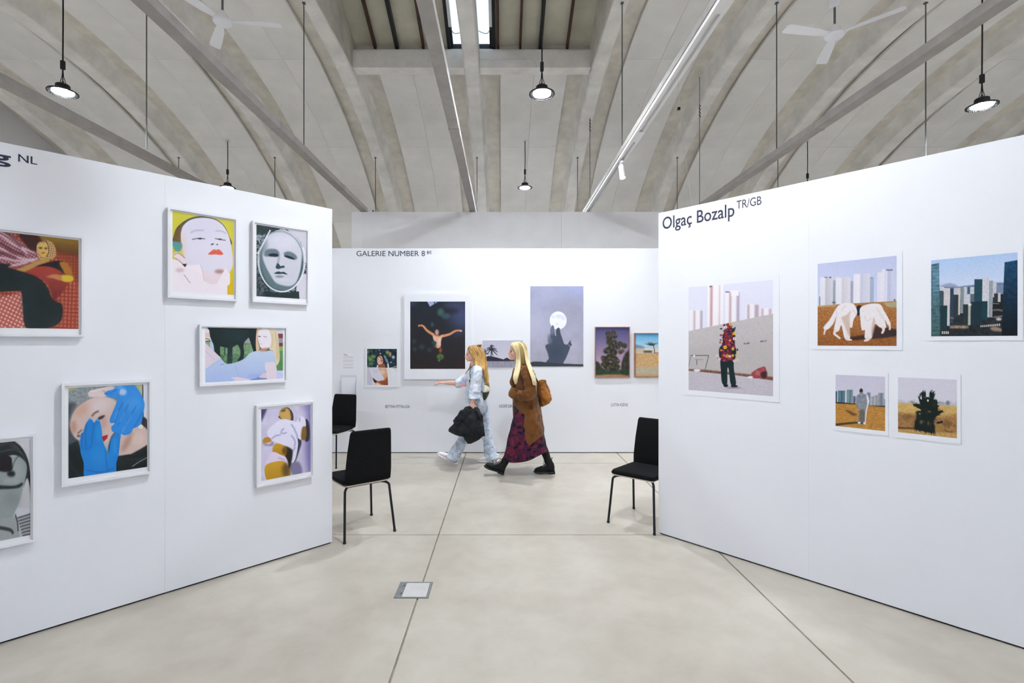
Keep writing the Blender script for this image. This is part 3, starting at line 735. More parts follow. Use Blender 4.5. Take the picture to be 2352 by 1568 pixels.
p = Pic('210,180 1005,305 1000,1370 197,1325', 118, 175, (96, 110, 118), seed=4)
n1 = p.noise(30)*0.5 + p.noise(60)*0.5; p.img = (np.where(n1[...,None] > 0.5, 1, 0) * np.array((150, 158, 168)) + np.where(n1[...,None] > 0.5, 0, 1)*np.array((24, 40, 44)))
p.poly('150,150 600,200 480,300 300,330 200,330', (24, 48, 50), 10, a=0.9)
p.poly('700,240 1050,290 1050,900 960,700 900,450', (204, 200, 213), 10); p.poly('880,1020 1010,980 1050,1400 860,1400 840,1150', (212, 208, 220), 8)
p.poly('200,700 300,760 340,1000 500,1200 340,1330 180,1330', (40, 58, 62), 12, a=0.6)
p.ell(610, 760, 365, 500, (196, 195, 207), 3); p.ell(606, 780, 345, 470, (40, 62, 68), 4)
p.poly('262,640 300,480 380,370 500,305 620,300 760,355 860,455 925,590 930,760 905,940 850,1090 760,1190 620,1230 470,1190 360,1080 290,900', (92, 116, 122), 4)
p.poly('318,560 330,450 420,345 540,303 660,312 780,372 870,475 928,610 918,800 888,960 835,1095 740,1158 600,1142 500,1095 425,980 360,860 305,700', (203, 202, 214), 9)
p.ell(330, 520, 50, 150, (120, 136, 146), 26, 0.8).ell(640, 460, 200, 110, (214, 212, 224), 40, 0.8)
p.poly('335,640 360,590 430,566 530,578 575,640 545,692 440,690 345,684', (104, 118, 130), 10).poly('640,640 720,606 820,650 855,715 800,735 700,705', (104, 118, 130), 10)
p.poly('395,668 440,640 520,640 560,665 540,690 440,688', (16, 32, 42), 3).poly('650,672 720,675 800,712 815,735 740,722 660,692', (16, 32, 42), 3)
p.line('572,660 556,760 530,820', 26, (140, 146, 160), 9, 0.8).poly('548,792 512,856 545,888 610,872 655,862 640,828 590,838', (44, 70, 80), 3)
p.poly('486,958 555,924 598,938 640,930 700,975 620,962 560,968', (34, 54, 64), 2).ell(575, 1008, 68, 16, (120, 132, 144), 6).ell(620, 1060, 120, 30, (216, 214, 226), 16, 0.6)
p.poly('340,1240 600,1270 880,1240 890,1400 330,1400', (26, 46, 48), 3, False)
p.line('250,560 300,430 400,335 540,285 680,300 800,380 890,490 945,640', 5, (70, 84, 92), 1)
for k in range(60):
    a = math.radians(-150 + k*5.2*1.0) ; a = PI*(1.08 - k/59*1.2)
    p.ell(606 + 372*math.cos(a), 742 + 505*math.sin(a), 13, 13, (238, 236, 243), 1)
for k in range(16): p.ell(232 + k*13, 640 - k*24, 14, 13, (228, 226, 235), 1)
p.grain(0.03)
hang(WL, p, -0.598, -0.226, 1.989, 2.513, 'white framed black and white face ringed by a string of pearls', (-0.627, -0.208, 1.943, 2.538))

p = Pic('300,205 1940,235 1935,1285 288,1365', 180, 125, (92, 132, 88), seed=5)
p.rect(200, 100, 2000, 1400, (84, 122, 78), tex=(60, 0.5))
p.rect(200, 100, 520, 480, (226, 222, 232)).rect(200, 320, 520, 410, (240, 194, 176)).line('290,440 360,445 410,490', 16, (70, 80, 90)).line('290,495 420,500', 16, (50, 60, 66)).rect(200, 505, 470, 640, (150, 160, 110), tex=(40, 0.2))
p.rect(1800, 100, 2000, 335, (204, 210, 226)).rect(1800, 335, 2000, 432, (132, 56, 60)).rect(1800, 432, 2000, 530, (150, 152, 168)).rect(1800, 530, 2000, 605, (120, 58, 62)).rect(1800, 605, 2000, 700, (140, 178, 96)).rect(1700, 700, 2000, 1200, (84, 140, 78), tex=(50, 0.25))
p.rect(1120, 420, 1300, 540, (164, 156, 168), soft=8).rect(600, 560, 1380, 760, (120, 152, 112), tex=(50, 0.2)).poly('410,480 470,560 470,720 400,640', (190, 205, 225), 3)
p.poly('326,190 1400,190 1398,330 1375,720 1312,716 1235,470 1212,412 1112,520 1100,610 1118,720 1100,870 1010,915 960,915 1040,790 1030,650 978,562 872,620 858,960 752,966 768,640 612,600 608,835 505,745 470,560 405,410 384,262', (14, 34, 36), 2, False)
p.ell(900, 380, 260, 130, (22, 48, 52), 50, 0.6).rect(690, 620, 720, 780, (40, 78, 70), soft=3)
p.poly('280,560 420,650 540,760 625,865 520,1000 330,1110 280,1110', (224, 207, 219), 2).line('300,690 400,790 500,890', 10, (196, 176, 196), 4)
p.poly('280,1120 400,1000 530,905 615,850 740,966 960,932 1130,850 1235,745 1420,690 1560,705 1690,690 1775,790 1792,972 1640,940 1545,965 1562,1140 1440,1230 1270,1306 880,1350 280,1400', (196, 208, 230), 1, c2=(168, 186, 230))
p.line('300,1130 420,1010 620,900', 14, (160, 182, 226), 5).line('915,990 950,1110 1000,1240', 10, (160, 180, 214), 4).line('600,990 690,968', 12, (110, 140, 196), 3).ell(1350, 1230, 170, 40, (150, 168, 226), 24, 0.8)
p.rect(1770, 1112, 2000, 1300, (196, 202, 236), tex=(40, 0.06)).poly('1250,1308 1400,1262 1600,1258 1620,1300', (120, 138, 190), 3)
p.poly('1560,1150 1460,1215 1430,1255 1600,1262', (222, 196, 210), 3)
p.poly('1545,962 1640,935 1780,962 1786,1300 1600,1300 1572,1150', (228, 213, 224), 1).poly('825,1262 960,1250 1090,1270 1240,1312 880,1345 920,1298', (233, 212, 222), 2)
p.poly('1400,215 1560,190 1770,215 1830,330 1852,600 1862,890 1790,1005 1772,850 1720,700 1640,640 1600,300', (226, 208, 178), 2).poly('1396,215 1470,230 1410,350 1405,500 1440,640 1372,696 1362,450', (226, 186, 156), 2)
for q in ('1700,330 1720,520 1690,640', '1770,300 1800,560 1810,860', '1820,420 1835,640 1830,900', '1655,300 1690,450'): p.line(q, 20, (206, 176, 130), 6, 0.7)
p.poly('1408,340 1440,262 1540,232 1640,268 1692,420 1664,590 1570,655 1480,640 1432,560 1405,440', (238, 229, 236), 3)
p.poly('1440,690 1480,652 1600,632 1620,660 1520,712', (204, 138, 134), 5).line('1412,392 1462,394', 20, (70, 74, 96), 3).line('1520,392 1595,410', 11, (140, 120, 134), 3).line('1430,470 1470,500', 10, (220, 196, 210), 4).line('1428,545 1500,552', 10, (222, 170, 176), 3)
p.grain(0.02)
hang(WL, p, -0.930, -0.407, 1.375, 1.751, 'white framed landscape photograph of a reclining blonde figure in pale blue before a black cow', (-0.967, -0.375, 1.349, 1.772))

p = Pic('218,180 1270,130 1262,1232 215,1388', 185, 215, (126, 130, 134), seed=6)
p.rect(150, 80, 1300, 700, (134, 140, 142), tex=(50, 0.25)); p.poly('200,160 350,175 330,215 200,260', (176, 172, 118), 5).poly('1100,120 1210,120 1200,300', (182, 186, 134), 4)
p.poly('200,262 420,175 560,150 620,170 520,290 330,420 250,560 200,620', (140, 146, 148), 8, tex=(60, 0.25)).poly('200,400 330,400 250,560 200,700', (66, 74, 80), 16)
p.rect(1214, 80, 1300, 800, (216, 213, 223)).line('1208,120 1212,560', 12, (40, 36, 40), 2).poly('1190,560 1270,620 1270,780 1200,700', (50, 40, 44), 8)
p.poly('200,620 262,760 350,880 200,960', (70, 80, 88), 8)
p.poly('246,650 280,525 360,425 520,325 680,300 820,335 880,420 900,620 1020,720 1160,680 1262,740 1300,960 1100,1050 880,1090 700,1010 500,905 340,872 262,770', (214, 188, 180), 3)
p.ell(400, 470, 120, 60, (206, 160, 136), 40, 0.9, ang=-35).ell(640, 420, 150, 90, (222, 206, 206), 40, 0.8, ang=-30).ell(290, 700, 40, 90, (190, 140, 112), 18, 0.8).ell(1000, 900, 40, 150, (176, 136, 116), 22, 0.8, ang=30).ell(1150, 860, 90, 90, (224, 200, 190), 30, 0.8).ell(690, 640, 40, 90, (202, 160, 150), 20)
p.poly('490,285 505,225 800,160 835,195 720,295 540,305', (226, 202, 198), 5).line('505,228 800,165', 16, (240, 232, 230), 4)
p.line('530,560 570,515 625,488', 22, (120, 84, 66), 8).poly('598,606 640,560 705,545 680,580 630,608', (60, 46, 50), 4).line('340,790 400,735', 18, (130, 90, 70), 7).ell(355, 820, 22, 14, (80, 56, 46), 5)
p.poly('640,200 800,290 880,360 840,470 870,330', (30, 34, 40), 8)
p.poly('660,828 745,800 735,850 685,900', (192, 28, 34), 2, False)
p.poly('200,955 340,882 420,1100 470,1400 200,1400', (16, 26, 28), 4, False).line('215,1150 290,1260 380,1360', 10, (60, 74, 78), 3); p.poly('850,1090 1050,1060 1180,990 1300,915 1300,1260 810,1310', (15, 23, 25), 3, False).line('1060,1225 1160,1160 1262,1105', 8, (150, 156, 160), 2)
p.ell(1178, 696, 34, 28, (235, 226, 206), 2)
p.poly('755,1050 750,960 790,830 850,770 830,900', (16, 22, 30), 4)
p.poly('698,262 740,220 812,200 870,145 960,128 1060,135 1140,192 1198,290 1232,402 1212,520 1186,650 1130,702 1085,720 1040,790 960,812 925,795 905,800 850,775 800,758 790,700 835,650 778,648 770,596 825,460 872,335 850,320 780,310', (42, 140, 224), 1)
p.ell(940, 235, 56, 45, (186, 208, 240), 12, 0.9).ell(900, 170, 60, 20, (110, 176, 236), 10, 0.8).ell(1080, 400, 110, 90, (66, 158, 232), 40, 0.8).line('720,265 800,240 860,205', 12, (24, 104, 184), 5)
for q in ('945,370 880,500 838,645', '1020,385 950,540 870,690', '1120,420 1040,560 960,700', '1200,500 1150,600 1090,710', '880,300 900,200'): p.line(q, 8, (18, 92, 172), 3)
for q in ('880,480 830,600', '970,500 900,640', '1060,530 1000,660', '990,640 930,780'): p.line(q, 20, (100, 170, 236), 8, 0.6)
p.poly('455,1400 420,1180 380,1040 373,900 385,792 412,768 448,662 490,600 520,580 556,640 572,628 605,594 642,640 662,760 672,870 715,990 756,1052 772,900 805,820 860,768 912,802 905,880 885,1060 852,1180 815,1330', (20, 130, 214), 1)
p.ell(640, 1080, 150, 120, (36, 144, 224), 50, 0.8).ell(620, 780, 36, 120, (48, 150, 228), 18, 0.7).ell(835, 960, 30, 120, (54, 152, 228), 14, 0.7).ell(518, 592, 14, 12, (150, 200, 240), 4).ell(606, 606, 14, 12, (150, 200, 240), 4)
for q in ('412,780 395,900 402,1000', '460,660 446,820 450,970', '560,650 538,820 520,960 430,1000', '712,1010 720,1150 740,1290', '456,1270 640,1300 820,1250'): p.line(q, 8, (8, 84, 158), 3)
p.grain(0.03)
hang(WL, p, -1.638, -1.259, 0.856, 1.383, 'white framed photograph of a face covered by blue rubber gloves', (-1.668, -1.235, 0.813, 1.411))

p = Pic('172,235 945,168 945,1212 172,1355', 118, 180, (206, 199, 225), seed=7)
p.rect(100, 100, 1000, 1400, (208, 201, 226), tex=(6, 0.05)).poly('820,150 1000,150 1000,1250 900,1250 860,800 900,420', (122, 112, 172), 50).poly('160,200 260,220 190,400 160,420', (70, 60, 110), 14)
for k in range(6): p.line([(760+k*40, 330), (850+k*30, 170)], 8, (228, 222, 240), 4, 0.5)
p.poly('860,390 918,470 920,700 860,735 850,560', (34, 34, 48), 8).poly('740,700 800,745 760,900 700,1060 640,1120 690,950', (56, 50, 76), 8).poly('660,1260 620,1090 760,1060 810,1230', (128, 122, 158), 12).poly('200,760 300,780 350,730 360,800 240,805', (160, 140, 170), 8)
p.poly('460,330 470,260 520,222 590,212 650,270 672,340 660,420 560,410 490,395 440,360', (66, 50, 48), 3).poly('455,335 470,262 530,225 590,228 625,290 630,400 540,400 490,390', (205, 166, 88), 5).ell(520, 260, 40, 18, (110, 76, 44), 8, ang=-20).ell(590, 390, 40, 24, (196, 170, 120), 10)
p.poly('278,560 430,425 520,390 640,412 720,432 762,345 850,380 866,510 806,560 802,640 790,715 740,690 745,800 705,1010 645,1068 632,850 520,800 400,750 330,722 285,672', (230, 226, 245), 2)
for q in ('480,625 500,560 530,540', '500,620 570,600', '640,640 700,740 690,820', '690,560 730,640 735,700', '660,900 700,830', '640,470 700,560', '770,360 770,430', '330,700 400,650 470,640'): p.line(q, 14, (110, 102, 158), 5, 0.75)
p.poly('520,815 632,850 662,905 642,1060 598,1190 560,1080 540,950', (34, 26, 24), 6)
p.poly('355,905 398,770 560,826 540,960', (208, 158, 34), 3, c2=(176, 124, 24)).ell(540, 880, 40, 60, (80, 54, 22), 16, 0.8)
p.poly('235,1100 340,908 480,948 565,1000 585,1130 400,1062 300,1072', (223, 209, 233), 2).line('440,990 540,1030', 12, (150, 134, 180), 5)
p.poly('275,1350 226,1200 256,1100 400,1050 545,1062 630,1270 450,1320', (206, 160, 34), 2, c2=(190, 140, 30)).ell(560, 1180, 60, 110, (82, 58, 22), 26, 0.8)
p.poly('203,762 212,692 288,670 335,722 300,752', (190, 134, 52), 3).poly('796,705 808,535 862,508 880,600 862,705', (128, 94, 32), 4)
p.grain(0.02)
hang(WL, p, -0.564, -0.191, 0.628, 1.156, 'white framed photograph of a figure in a loose white shirt lying on sheets', (-0.600, -0.168, 0.587, 1.187))

p = Pic('0,190 378,155 352,1305 0,1365', 68, 215, (204, 202, 210), ext=2.1, seed=8)
p.rect(-900, 100, 450, 1000, (206, 204, 213), c2=(196, 194, 196))
p.poly('-1000,400 0,380 170,350 262,430 302,510 290,620 232,730 215,820 100,1030 -100,1200 -1000,1250', (150, 157, 157), 6).ell(120, 560, 120, 140, (170, 176, 176), 50, 0.6).ell(40, 900, 160, 90, (128, 136, 136), 50, 0.6)
p.poly('-900,150 0,182 90,192 200,250 290,350 342,470 366,650 362,880 350,740 306,640 232,765 290,610 305,500 262,430 150,372 0,370 -300,460 -900,600', (34, 38, 38), 4)
for q in ('-300,260 0,215 180,300 300,450', '-200,330 60,290 220,340', '0,240 150,280'): p.line(q, 10, (110, 116, 114), 4, 0.7)
p.line('200,340 90,430 40,540', 12, (60, 66, 66), 4).poly('-200,380 0,380 40,470 20,560 -200,560', (30, 22, 26), 8).ell(20, 595, 75, 38, (36, 40, 42), 10).ell(-260, 700, 60, 200, (130, 136, 136), 40)
p.poly('-300,745 60,742 225,698 205,742 80,775 -300,790', (40, 50, 52), 6).ell(20, 690, 140, 30, (168, 172, 172), 14, 0.7)
p.poly('100,1120 370,1060 370,1340 60,1370 -200,1400 -40,1180', (188, 188, 192), 3, False)
for k in range(7): p.line([(130+k*14, 1120+k*34), (240, 1095+k*36), (370, 1062+k*38)], 15, (58, 62, 64), 3)
p.poly('-1000,1180 0,1120 80,1060 110,1100 150,1260 60,1370 -1000,1400', (160, 164, 164), 4); p.line('92,1080 130,1170 142,1270', 16, (30, 42, 40), 3).line('60,1300 0,1260 -200,1240', 40, (60, 62, 62), 8)
p.grain(0.04)
hang(WL, p, -1.799-0.252, -1.799, 0.572, 1.105, 'white framed black and white close-up face with dark hair, lowest at the left', (-2.085, -1.775, 0.533, 1.138))
# ---- right wall ------------------------------------------------------------
p = Pic('108,203 1085,115 1102,1462 115,1395', 185, 245, (219, 217, 232), seed=11)
def tower(x0, x1, y0, y1, c, strips=()):
    p.rect(x0, y0, x1, y1, c, soft=2)
    for a, b, cc in strips: p.rect(x0+(x1-x0)*a, y0+6, x0+(x1-x0)*b, y1, cc, soft=3)
tower(120, 290, 465, 720, (231, 226, 231), ((0.28, 0.42, (198, 176, 182)), (0.74, 0.92, (176, 166, 184))))
tower(330, 510, 170, 690, (234, 229, 233), ((0.17, 0.32, (196, 160, 160)), (0.74, 0.8, (205, 172, 172))))
tower(535, 710, 250, 640, (232, 227, 232), ((0.26, 0.4, (192, 160, 166)), (0.74, 0.95, (176, 164, 184)))); p.rect(600, 238, 690, 300, (233, 228, 234)).rect(535, 252, 580, 264, (90, 84, 92)).rect(350, 190, 380, 202, (90, 84, 92))
tower(770, 930, 395, 590, (230, 225, 230), ((0.12, 0.28, (186, 162, 172)), (0.65, 0.95, (180, 160, 172)))); tower(945, 1100, 440, 560, (231, 226, 231), ((0.05, 0.2, (190, 164, 172)), (0.6, 0.8, (190, 172, 184))))
for y in range(200, 640, 14): p.line([(362, y), (392, y)], 5, (170, 110, 110), 1, 0.5)
p.poly('100,712 1100,503 1120,1250 700,1195 330,1155 100,1152', (186, 179, 179), 1, False, tex=(60, 0.04)); p.poly('100,900 1100,800 1120,1250 100,1152', (178, 170, 168), 40, False, 0.6)
p.poly('100,1150 330,1158 700,1195 1120,1238 1120,1285 700,1225 100,1172', (112, 74, 58), 3, False, tex=(40, 0.3)); p.poly('90,1168 700,1225 1120,1282 1120,1500 90,1450', (191, 184, 192), 1, False, tex=(70, 0.05))
for k in range(9): p.line([(100, 1200+k*26), (1110, 1290+k*22)], 4, (176, 168, 178), 2, 0.5)
p.line('138,992 350,990', 10, (96, 92, 96), 1).line('142,992 112,1145', 6, (110, 106, 110), 1).line('350,990 302,1182', 8, (90, 88, 92), 1).line('185,1040 285,1040', 5, (120, 115, 118), 1).line('212,1040 210,1100', 8, (90, 86, 90), 1).ell(215, 1165, 40, 14, (222, 218, 226), 2).ell(180, 997, 10, 12, (235, 232, 236), 1)
p.poly('843,1195 900,1150 965,1120 1003,1120 1018,1182 980,1245 860,1248', (150, 68, 74), 2, tex=(50, 0.3)).ell(930, 1190, 40, 20, (196, 130, 134), 8, 0.6).poly('795,1245 830,1226 862,1236 850,1254', (226, 222, 230), 1).poly('950,1190 1020,1170 1020,1240 970,1245', (70, 34, 36), 6)
for x, y in ((760, 850), (780, 852), (798, 848), (812, 846), (950, 825), (966, 823), (984, 822), (1008, 818)): p.rect(x-5, y-8, x+5, y+8, (60, 58, 70), soft=1)
p.poly('488,1025 560,1040 632,1025 642,1150 668,1322 608,1326 582,1150 566,1150 564,1324 508,1314 490,1160', (20, 38, 42), 1).ell(550, 1340, 28, 17, (16, 24, 28), 1).ell(648, 1346, 42, 15, (16, 24, 28), 1).ell(640, 1365, 90, 8, (130, 122, 134), 4)
p.poly('548,640 600,638 628,700 655,760 650,860 668,940 636,1050 490,1040 468,920 508,850 508,760 540,690', (44, 32, 46), 2); p.poly('600,690 662,656 642,722 600,730', (36, 44, 58), 1, False)
rr = np.random.default_rng(5)
for k in range(150):
    t = rr.random(); yy = 640 + t*410; hw = 36 + 60*t; xx = 566 + rr.normal(0, 0.55)*hw
    p.ell(xx, yy, rr.uniform(8, 17), rr.uniform(8, 16), [(142, 40, 58), (120, 30, 48), (168, 62, 80), (96, 26, 44), (44, 40, 52), (150, 48, 60)][k % 6], 2)
for x, y, r_, c in ((570, 636, 20, (150, 36, 50)), (600, 630, 18, (238, 200, 60)), (543, 660, 17, (232, 224, 232)), (640, 735, 17, (236, 200, 40)), (538, 895, 20, (236, 190, 30)), (628, 912, 16, (232, 196, 40)), (562, 996, 19, (230, 160, 40)), (594, 998, 14, (228, 218, 226)), (528, 990, 12, (210, 120, 140)), (628, 990, 14, (232, 200, 40)), (668, 985, 13, (232, 200, 60)), (645, 795, 18, (226, 220, 228)), (492, 930, 12, (220, 150, 50)), (450, 992, 14, (224, 220, 226)), (474, 1030, 14, (224, 220, 226)), (645, 1052, 16, (224, 218, 224)), (682, 1042, 12, (224, 218, 224)), (594, 815, 12, (226, 180, 40))): p.ell(x, y, r_, r_, c, 2).ell(x, y, r_*0.4, r_*0.4, (120, 70, 30), 1)
p.grain(0.015)
hang(WR, p, 0.276, 0.923, 1.260, 2.102, 'tall unframed print of a person covered in flowers before a grey wall', (0.238, 0.964, 1.218, 2.143), 0.003, 'photo_print', 'sheet')

p = Pic('112,202 1295,80 1312,1432 125,1425', 170, 195, (189, 194, 221), seed=12)
p.rect(50, 50, 1400, 900, (183, 189, 220), c2=(202, 204, 226))
def block(x0, x1, y0, y1, seg):
    p.rect(x0, y0, x1, y1, (216, 212, 222), soft=2)
    n = len(seg)
    for i, c in enumerate(seg): p.rect(x0+(x1-x0)*i/n, y0+8*abs(i-n/2), x0+(x1-x0)*(i+1)/n, y1, c, soft=2)
    for k in range(int((y1-y0)/16)): p.line([(x0+(x1-x0)*0.25, y0+10+k*16), (x1, y0+10+k*16)], 3, (176, 174, 190), 1, 0.35)
block(155, 350, 400, 825, [(218, 214, 222), (222, 218, 224), (186, 184, 196), (196, 192, 200), (204, 198, 206)]); p.rect(350, 450, 385, 820, (150, 156, 172)).rect(290, 398, 322, 414, (60, 62, 76)).rect(215, 398, 270, 412, (120, 120, 136))
block(390, 610, 405, 800, [(220, 216, 224), (226, 220, 226), (204, 198, 206), (210, 204, 210), (214, 210, 218)]); p.rect(610, 460, 650, 800, (160, 160, 178))
block(655, 900, 350, 795, [(224, 220, 228), (230, 224, 230), (196, 196, 212), (204, 202, 216), (208, 206, 218)]); p.rect(900, 410, 958, 790, (160, 170, 192)).rect(905, 405, 940, 412, (90, 90, 104))
block(1010, 1260, 280, 780, [(218, 214, 226), (226, 220, 230), (216, 212, 228), (186, 188, 214), (200, 200, 220)]); p.rect(1135, 285, 1240, 308, (120, 120, 140)).rect(1010, 280, 1075, 330, (190, 194, 221))
p.poly('100,842 400,810 700,790 1340,755 1340,1460 100,1460', (166, 112, 62), 3, False, tex=(70, 0.22), c2=(140, 84, 40)); p.poly('1090,785 1310,765 1310,860 1180,850', (172, 170, 138), 10, False, 0.8); p.poly('120,830 400,815 400,840 120,850', (184, 150, 96), 8, False)
p.line('152,690 152,822', 14, (110, 110, 130), 2).ell(365, 780, 28, 12, (70, 90, 80), 4).ell(1270, 742, 14, 12, (60, 76, 70), 3)
p.poly('480,1330 620,1295 830,1262 835,1330 700,1345', (62, 40, 32), 6, False).poly('935,1325 985,1115 1060,1165 1150,1150 1310,1185 1312,1285 1100,1312', (58, 42, 42), 6, False)
p.poly('706,842 775,832 758,950 712,968', (32, 32, 44), 2)
WH = (228, 220, 221)
p.poly('212,1152 300,1040 388,885 450,812 560,785 655,800 700,868 712,945 660,1040 640,1150 602,1165 608,1322 532,1320 480,1122 440,1205 368,1205 402,1000 352,1105 262,1188', WH, 2).poly('480,1000 560,960 620,900 600,1000 610,1150 600,1290 500,1060', (196, 166, 146), 8, a=0.75)
p.poly('752,880 820,822 950,795 1060,812 1112,900 1172,1000 1218,1108 1172,1115 1130,1040 1146,1155 1060,1152 985,1098 942,1190 932,1312 833,1312 832,1192 785,1192 763,1040', WH, 2).poly('960,1000 985,1090 935,1290 930,1150', (196, 170, 156), 6, a=0.8)
for q in ('640,880 690,940 700,980', '380,1050 410,960 400,900', '860,1060 940,1010', '1000,850 1080,980 1130,1060', '830,980 840,1040', '540,820 480,900'): p.line(q, 8, (186, 168, 168), 4, 0.8)
for q, w_ in (('245,1165 232,1210 222,1258', [34, 20]), ('405,1190 375,1240 430,1290 465,1318', [40, 26]), ('560,1300 575,1330 640,1338', [50, 18]), ('890,1300 870,1335 820,1352', [70, 22]), ('1100,1140 1110,1190 1085,1245', [50, 30]), ('1190,1100 1205,1140 1200,1190', [34, 24])): p.line(q, w_, (226, 208, 202), 2)
p.grain(0.03)
hang(WR, p, 1.206, 1.634, 1.628, 2.185, 'unframed print of two people in white bending over in a dry field', (1.177, 1.662, 1.602, 2.207), 0.003, 'photo_print', 'sheet')

p = Pic('118,228 1467,97 1492,1400 137,1412', 190, 185, (170, 190, 225), seed=13)
p.rect(50, 50, 1600, 700, (158, 188, 228), c2=(208, 213, 232)); p.poly('250,660 420,610 540,640 700,620 1300,580 1300,800 250,800', (92, 112, 152), 4).poly('250,640 330,600 420,582 520,610 520,640', (150, 158, 190), 5)
p.rect(100, 700, 1500, 1500, (36, 40, 44), tex=(30, 0.4))
for x0, y0, x1, y1, c in ((265,640,330,720,(205,204,212)),(265,700,320,1300,(58,78,88)),(325,660,425,1245,(206,196,196)),(265,930,385,1310,(28,54,60)),(425,665,482,1210,(44,60,80)),(480,655,592,830,(192,188,194)),(480,760,556,1110,(44,54,60)),(555,700,582,1075,(202,192,186)),(585,640,642,1050,(132,142,148)),(640,640,802,920,(196,196,206)),(690,640,735,752,(60,96,116)),(740,750,800,900,(90,100,108)),(800,520,930,868,(34,68,82)),(925,490,1032,1112,(206,204,211)),(1030,540,1092,1112,(152,157,162)),(1090,580,1146,800,(201,201,209)),(1146,600,1266,750,(122,136,160)),(1110,740,1172,882,(45,50,55)),(1170,730,1212,872,(192,188,188)),(1090,880,1260,1110,(30,32,34)),(630,910,722,1235,(40,50,50)),(710,900,752,1235,(172,172,162)),(750,870,922,1235,(28,48,58)),(920,860,1012,1150,(24,60,68))):
    p.rect(x0, y0, x1, y1, c, soft=2, tex=(90, 0.1))
    if sum(c) > 380:
        for k in range(int((x1-x0)/22)): p.line([(x0+11+k*22, y0+8), (x0+11+k*22, y1)], 4, tuple(v*0.78 for v in c), 1, 0.5)
p.line('1090,895 1190,900', 10, (150, 138, 128), 3).line('1090,1000 1180,995 1260,1012', 12, (190, 180, 170), 4).line('1100,1110 1200,1100 1260,1085', 16, (170, 160, 150), 5).ell(1190, 1140, 44, 24, (196, 190, 190), 6).line('430,1115 490,1130', 12, (176, 168, 170), 4).ell(735, 915, 26, 18, (235, 228, 224), 4)
for k in range(11): p.rect(905+k*29, 1238-k*3, 922+k*29, 1265-k*2, (212, 200, 190), soft=3)
for k in range(4): p.rect(305+k*30, 1330, 322+k*30, 1372, (220, 212, 204), soft=3)
p.rect(430, 1240, 720, 1285, (150, 126, 106), soft=8, tex=(40, 0.3)).poly('1060,1270 1160,1260 1250,1300 1240,1330 1100,1320', (150, 124, 106), 8)
p.poly('100,300 244,268 258,650 285,1420 120,1420', (74, 112, 134), 2, False, tex=(26, 0.35), c2=(52, 80, 82))
for k in range(60): p.line([(120, 330+k*18), (250+k*0.4, 318+k*18)], 7, (150, 184, 200) if k < 22 else (110, 140, 138), 2, 0.45 if k % 3 else 0.8)
p.poly('1264,256 1500,214 1520,1420 1238,1420', (24, 70, 106), 2, False, tex=(40, 0.25), c2=(12, 18, 22))
p.grain(0.05)
hang(WR, p, 1.797, 2.153, 1.686, 2.136, 'unframed print of a dense high-rise city under blue sky', (1.779, 2.174, 1.660, 2.162), 0.003, 'photo_print', 'sheet')

p = Pic('172,187 1222,225 1238,1380 187,1272', 112, 128, (201, 197, 212), seed=14)
p.rect(100, 100, 1300, 900, (196, 190, 208), c2=(208, 204, 216))
for x0, y0, x1, y1, c in ((170,540,215,800,(54,80,112)),(232,525,382,800,(86,120,130)),(415,505,547,806,(122,142,150)),(552,640,602,806,(106,104,114)),(835,560,916,836,(132,142,156)),(920,640,1010,845,(172,170,176)),(1000,615,1085,845,(168,166,172)),(1080,570,1192,845,(140,146,156)),(1195,700,1240,850,(150,156,166))):
    p.rect(x0, y0, x1, y1, c, soft=2, tex=(60, 0.12)); p.rect(x0+(x1-x0)*0.45, y0+10, x0+(x1-x0)*0.65, y1, tuple(v*0.78 for v in c), soft=3)
p.poly('150,765 300,770 600,800 900,835 1260,842 1260,885 900,850 600,820 150,800', (52, 46, 40), 3, False); p.poly('150,795 600,815 900,845 1260,870 1260,1420 150,1320', (184, 132, 62), 3, False, tex=(50, 0.2))
for k in range(16): p.line([(200+k*9, 860+k*24), (520+k*20, 880+k*26)] if k % 2 else [(880, 870+k*28), (1230, 900+k*28)], 10, (150, 98, 40), 5, 0.5)
p.poly('380,940 480,950 560,990 640,1030 540,1048 470,1000', (104, 74, 40), 8).poly('180,1225 420,1195 640,1178 680,1210 420,1240 180,1268', (72, 58, 42), 4)
p.ell(718, 528, 37, 50, (44, 46, 54), 2).poly('690,570 745,560 765,600 690,600', (176, 130, 100), 3)
p.poly('606,720 625,640 690,596 770,590 840,622 882,740 855,880 832,1000 815,1215 660,1215 682,990 640,890', (130, 140, 160), 3, c2=(142, 132, 112), tex=(30, 0.15)).poly('830,620 865,640 888,750 862,880 838,1000 822,1215 800,1215 815,980 850,800', (228, 218, 224), 4)
p.poly('690,960 790,930 800,1180 700,1180', (92, 86, 78), 12, a=0.7).line('640,610 700,640', 8, (70, 70, 80), 3).ell(690, 1200, 34, 20, (222, 214, 220), 3).ell(790, 1208, 26, 20, (224, 216, 222), 3).ell(740, 1208, 34, 12, (40, 36, 36), 3)
p.grain(0.03)
hang(WR, p, 1.311, 1.577, 1.094, 1.435, 'small unframed print of a person standing in a field, seen from behind', (1.300, 1.592, 1.064, 1.459), 0.003, 'photo_print', 'sheet')

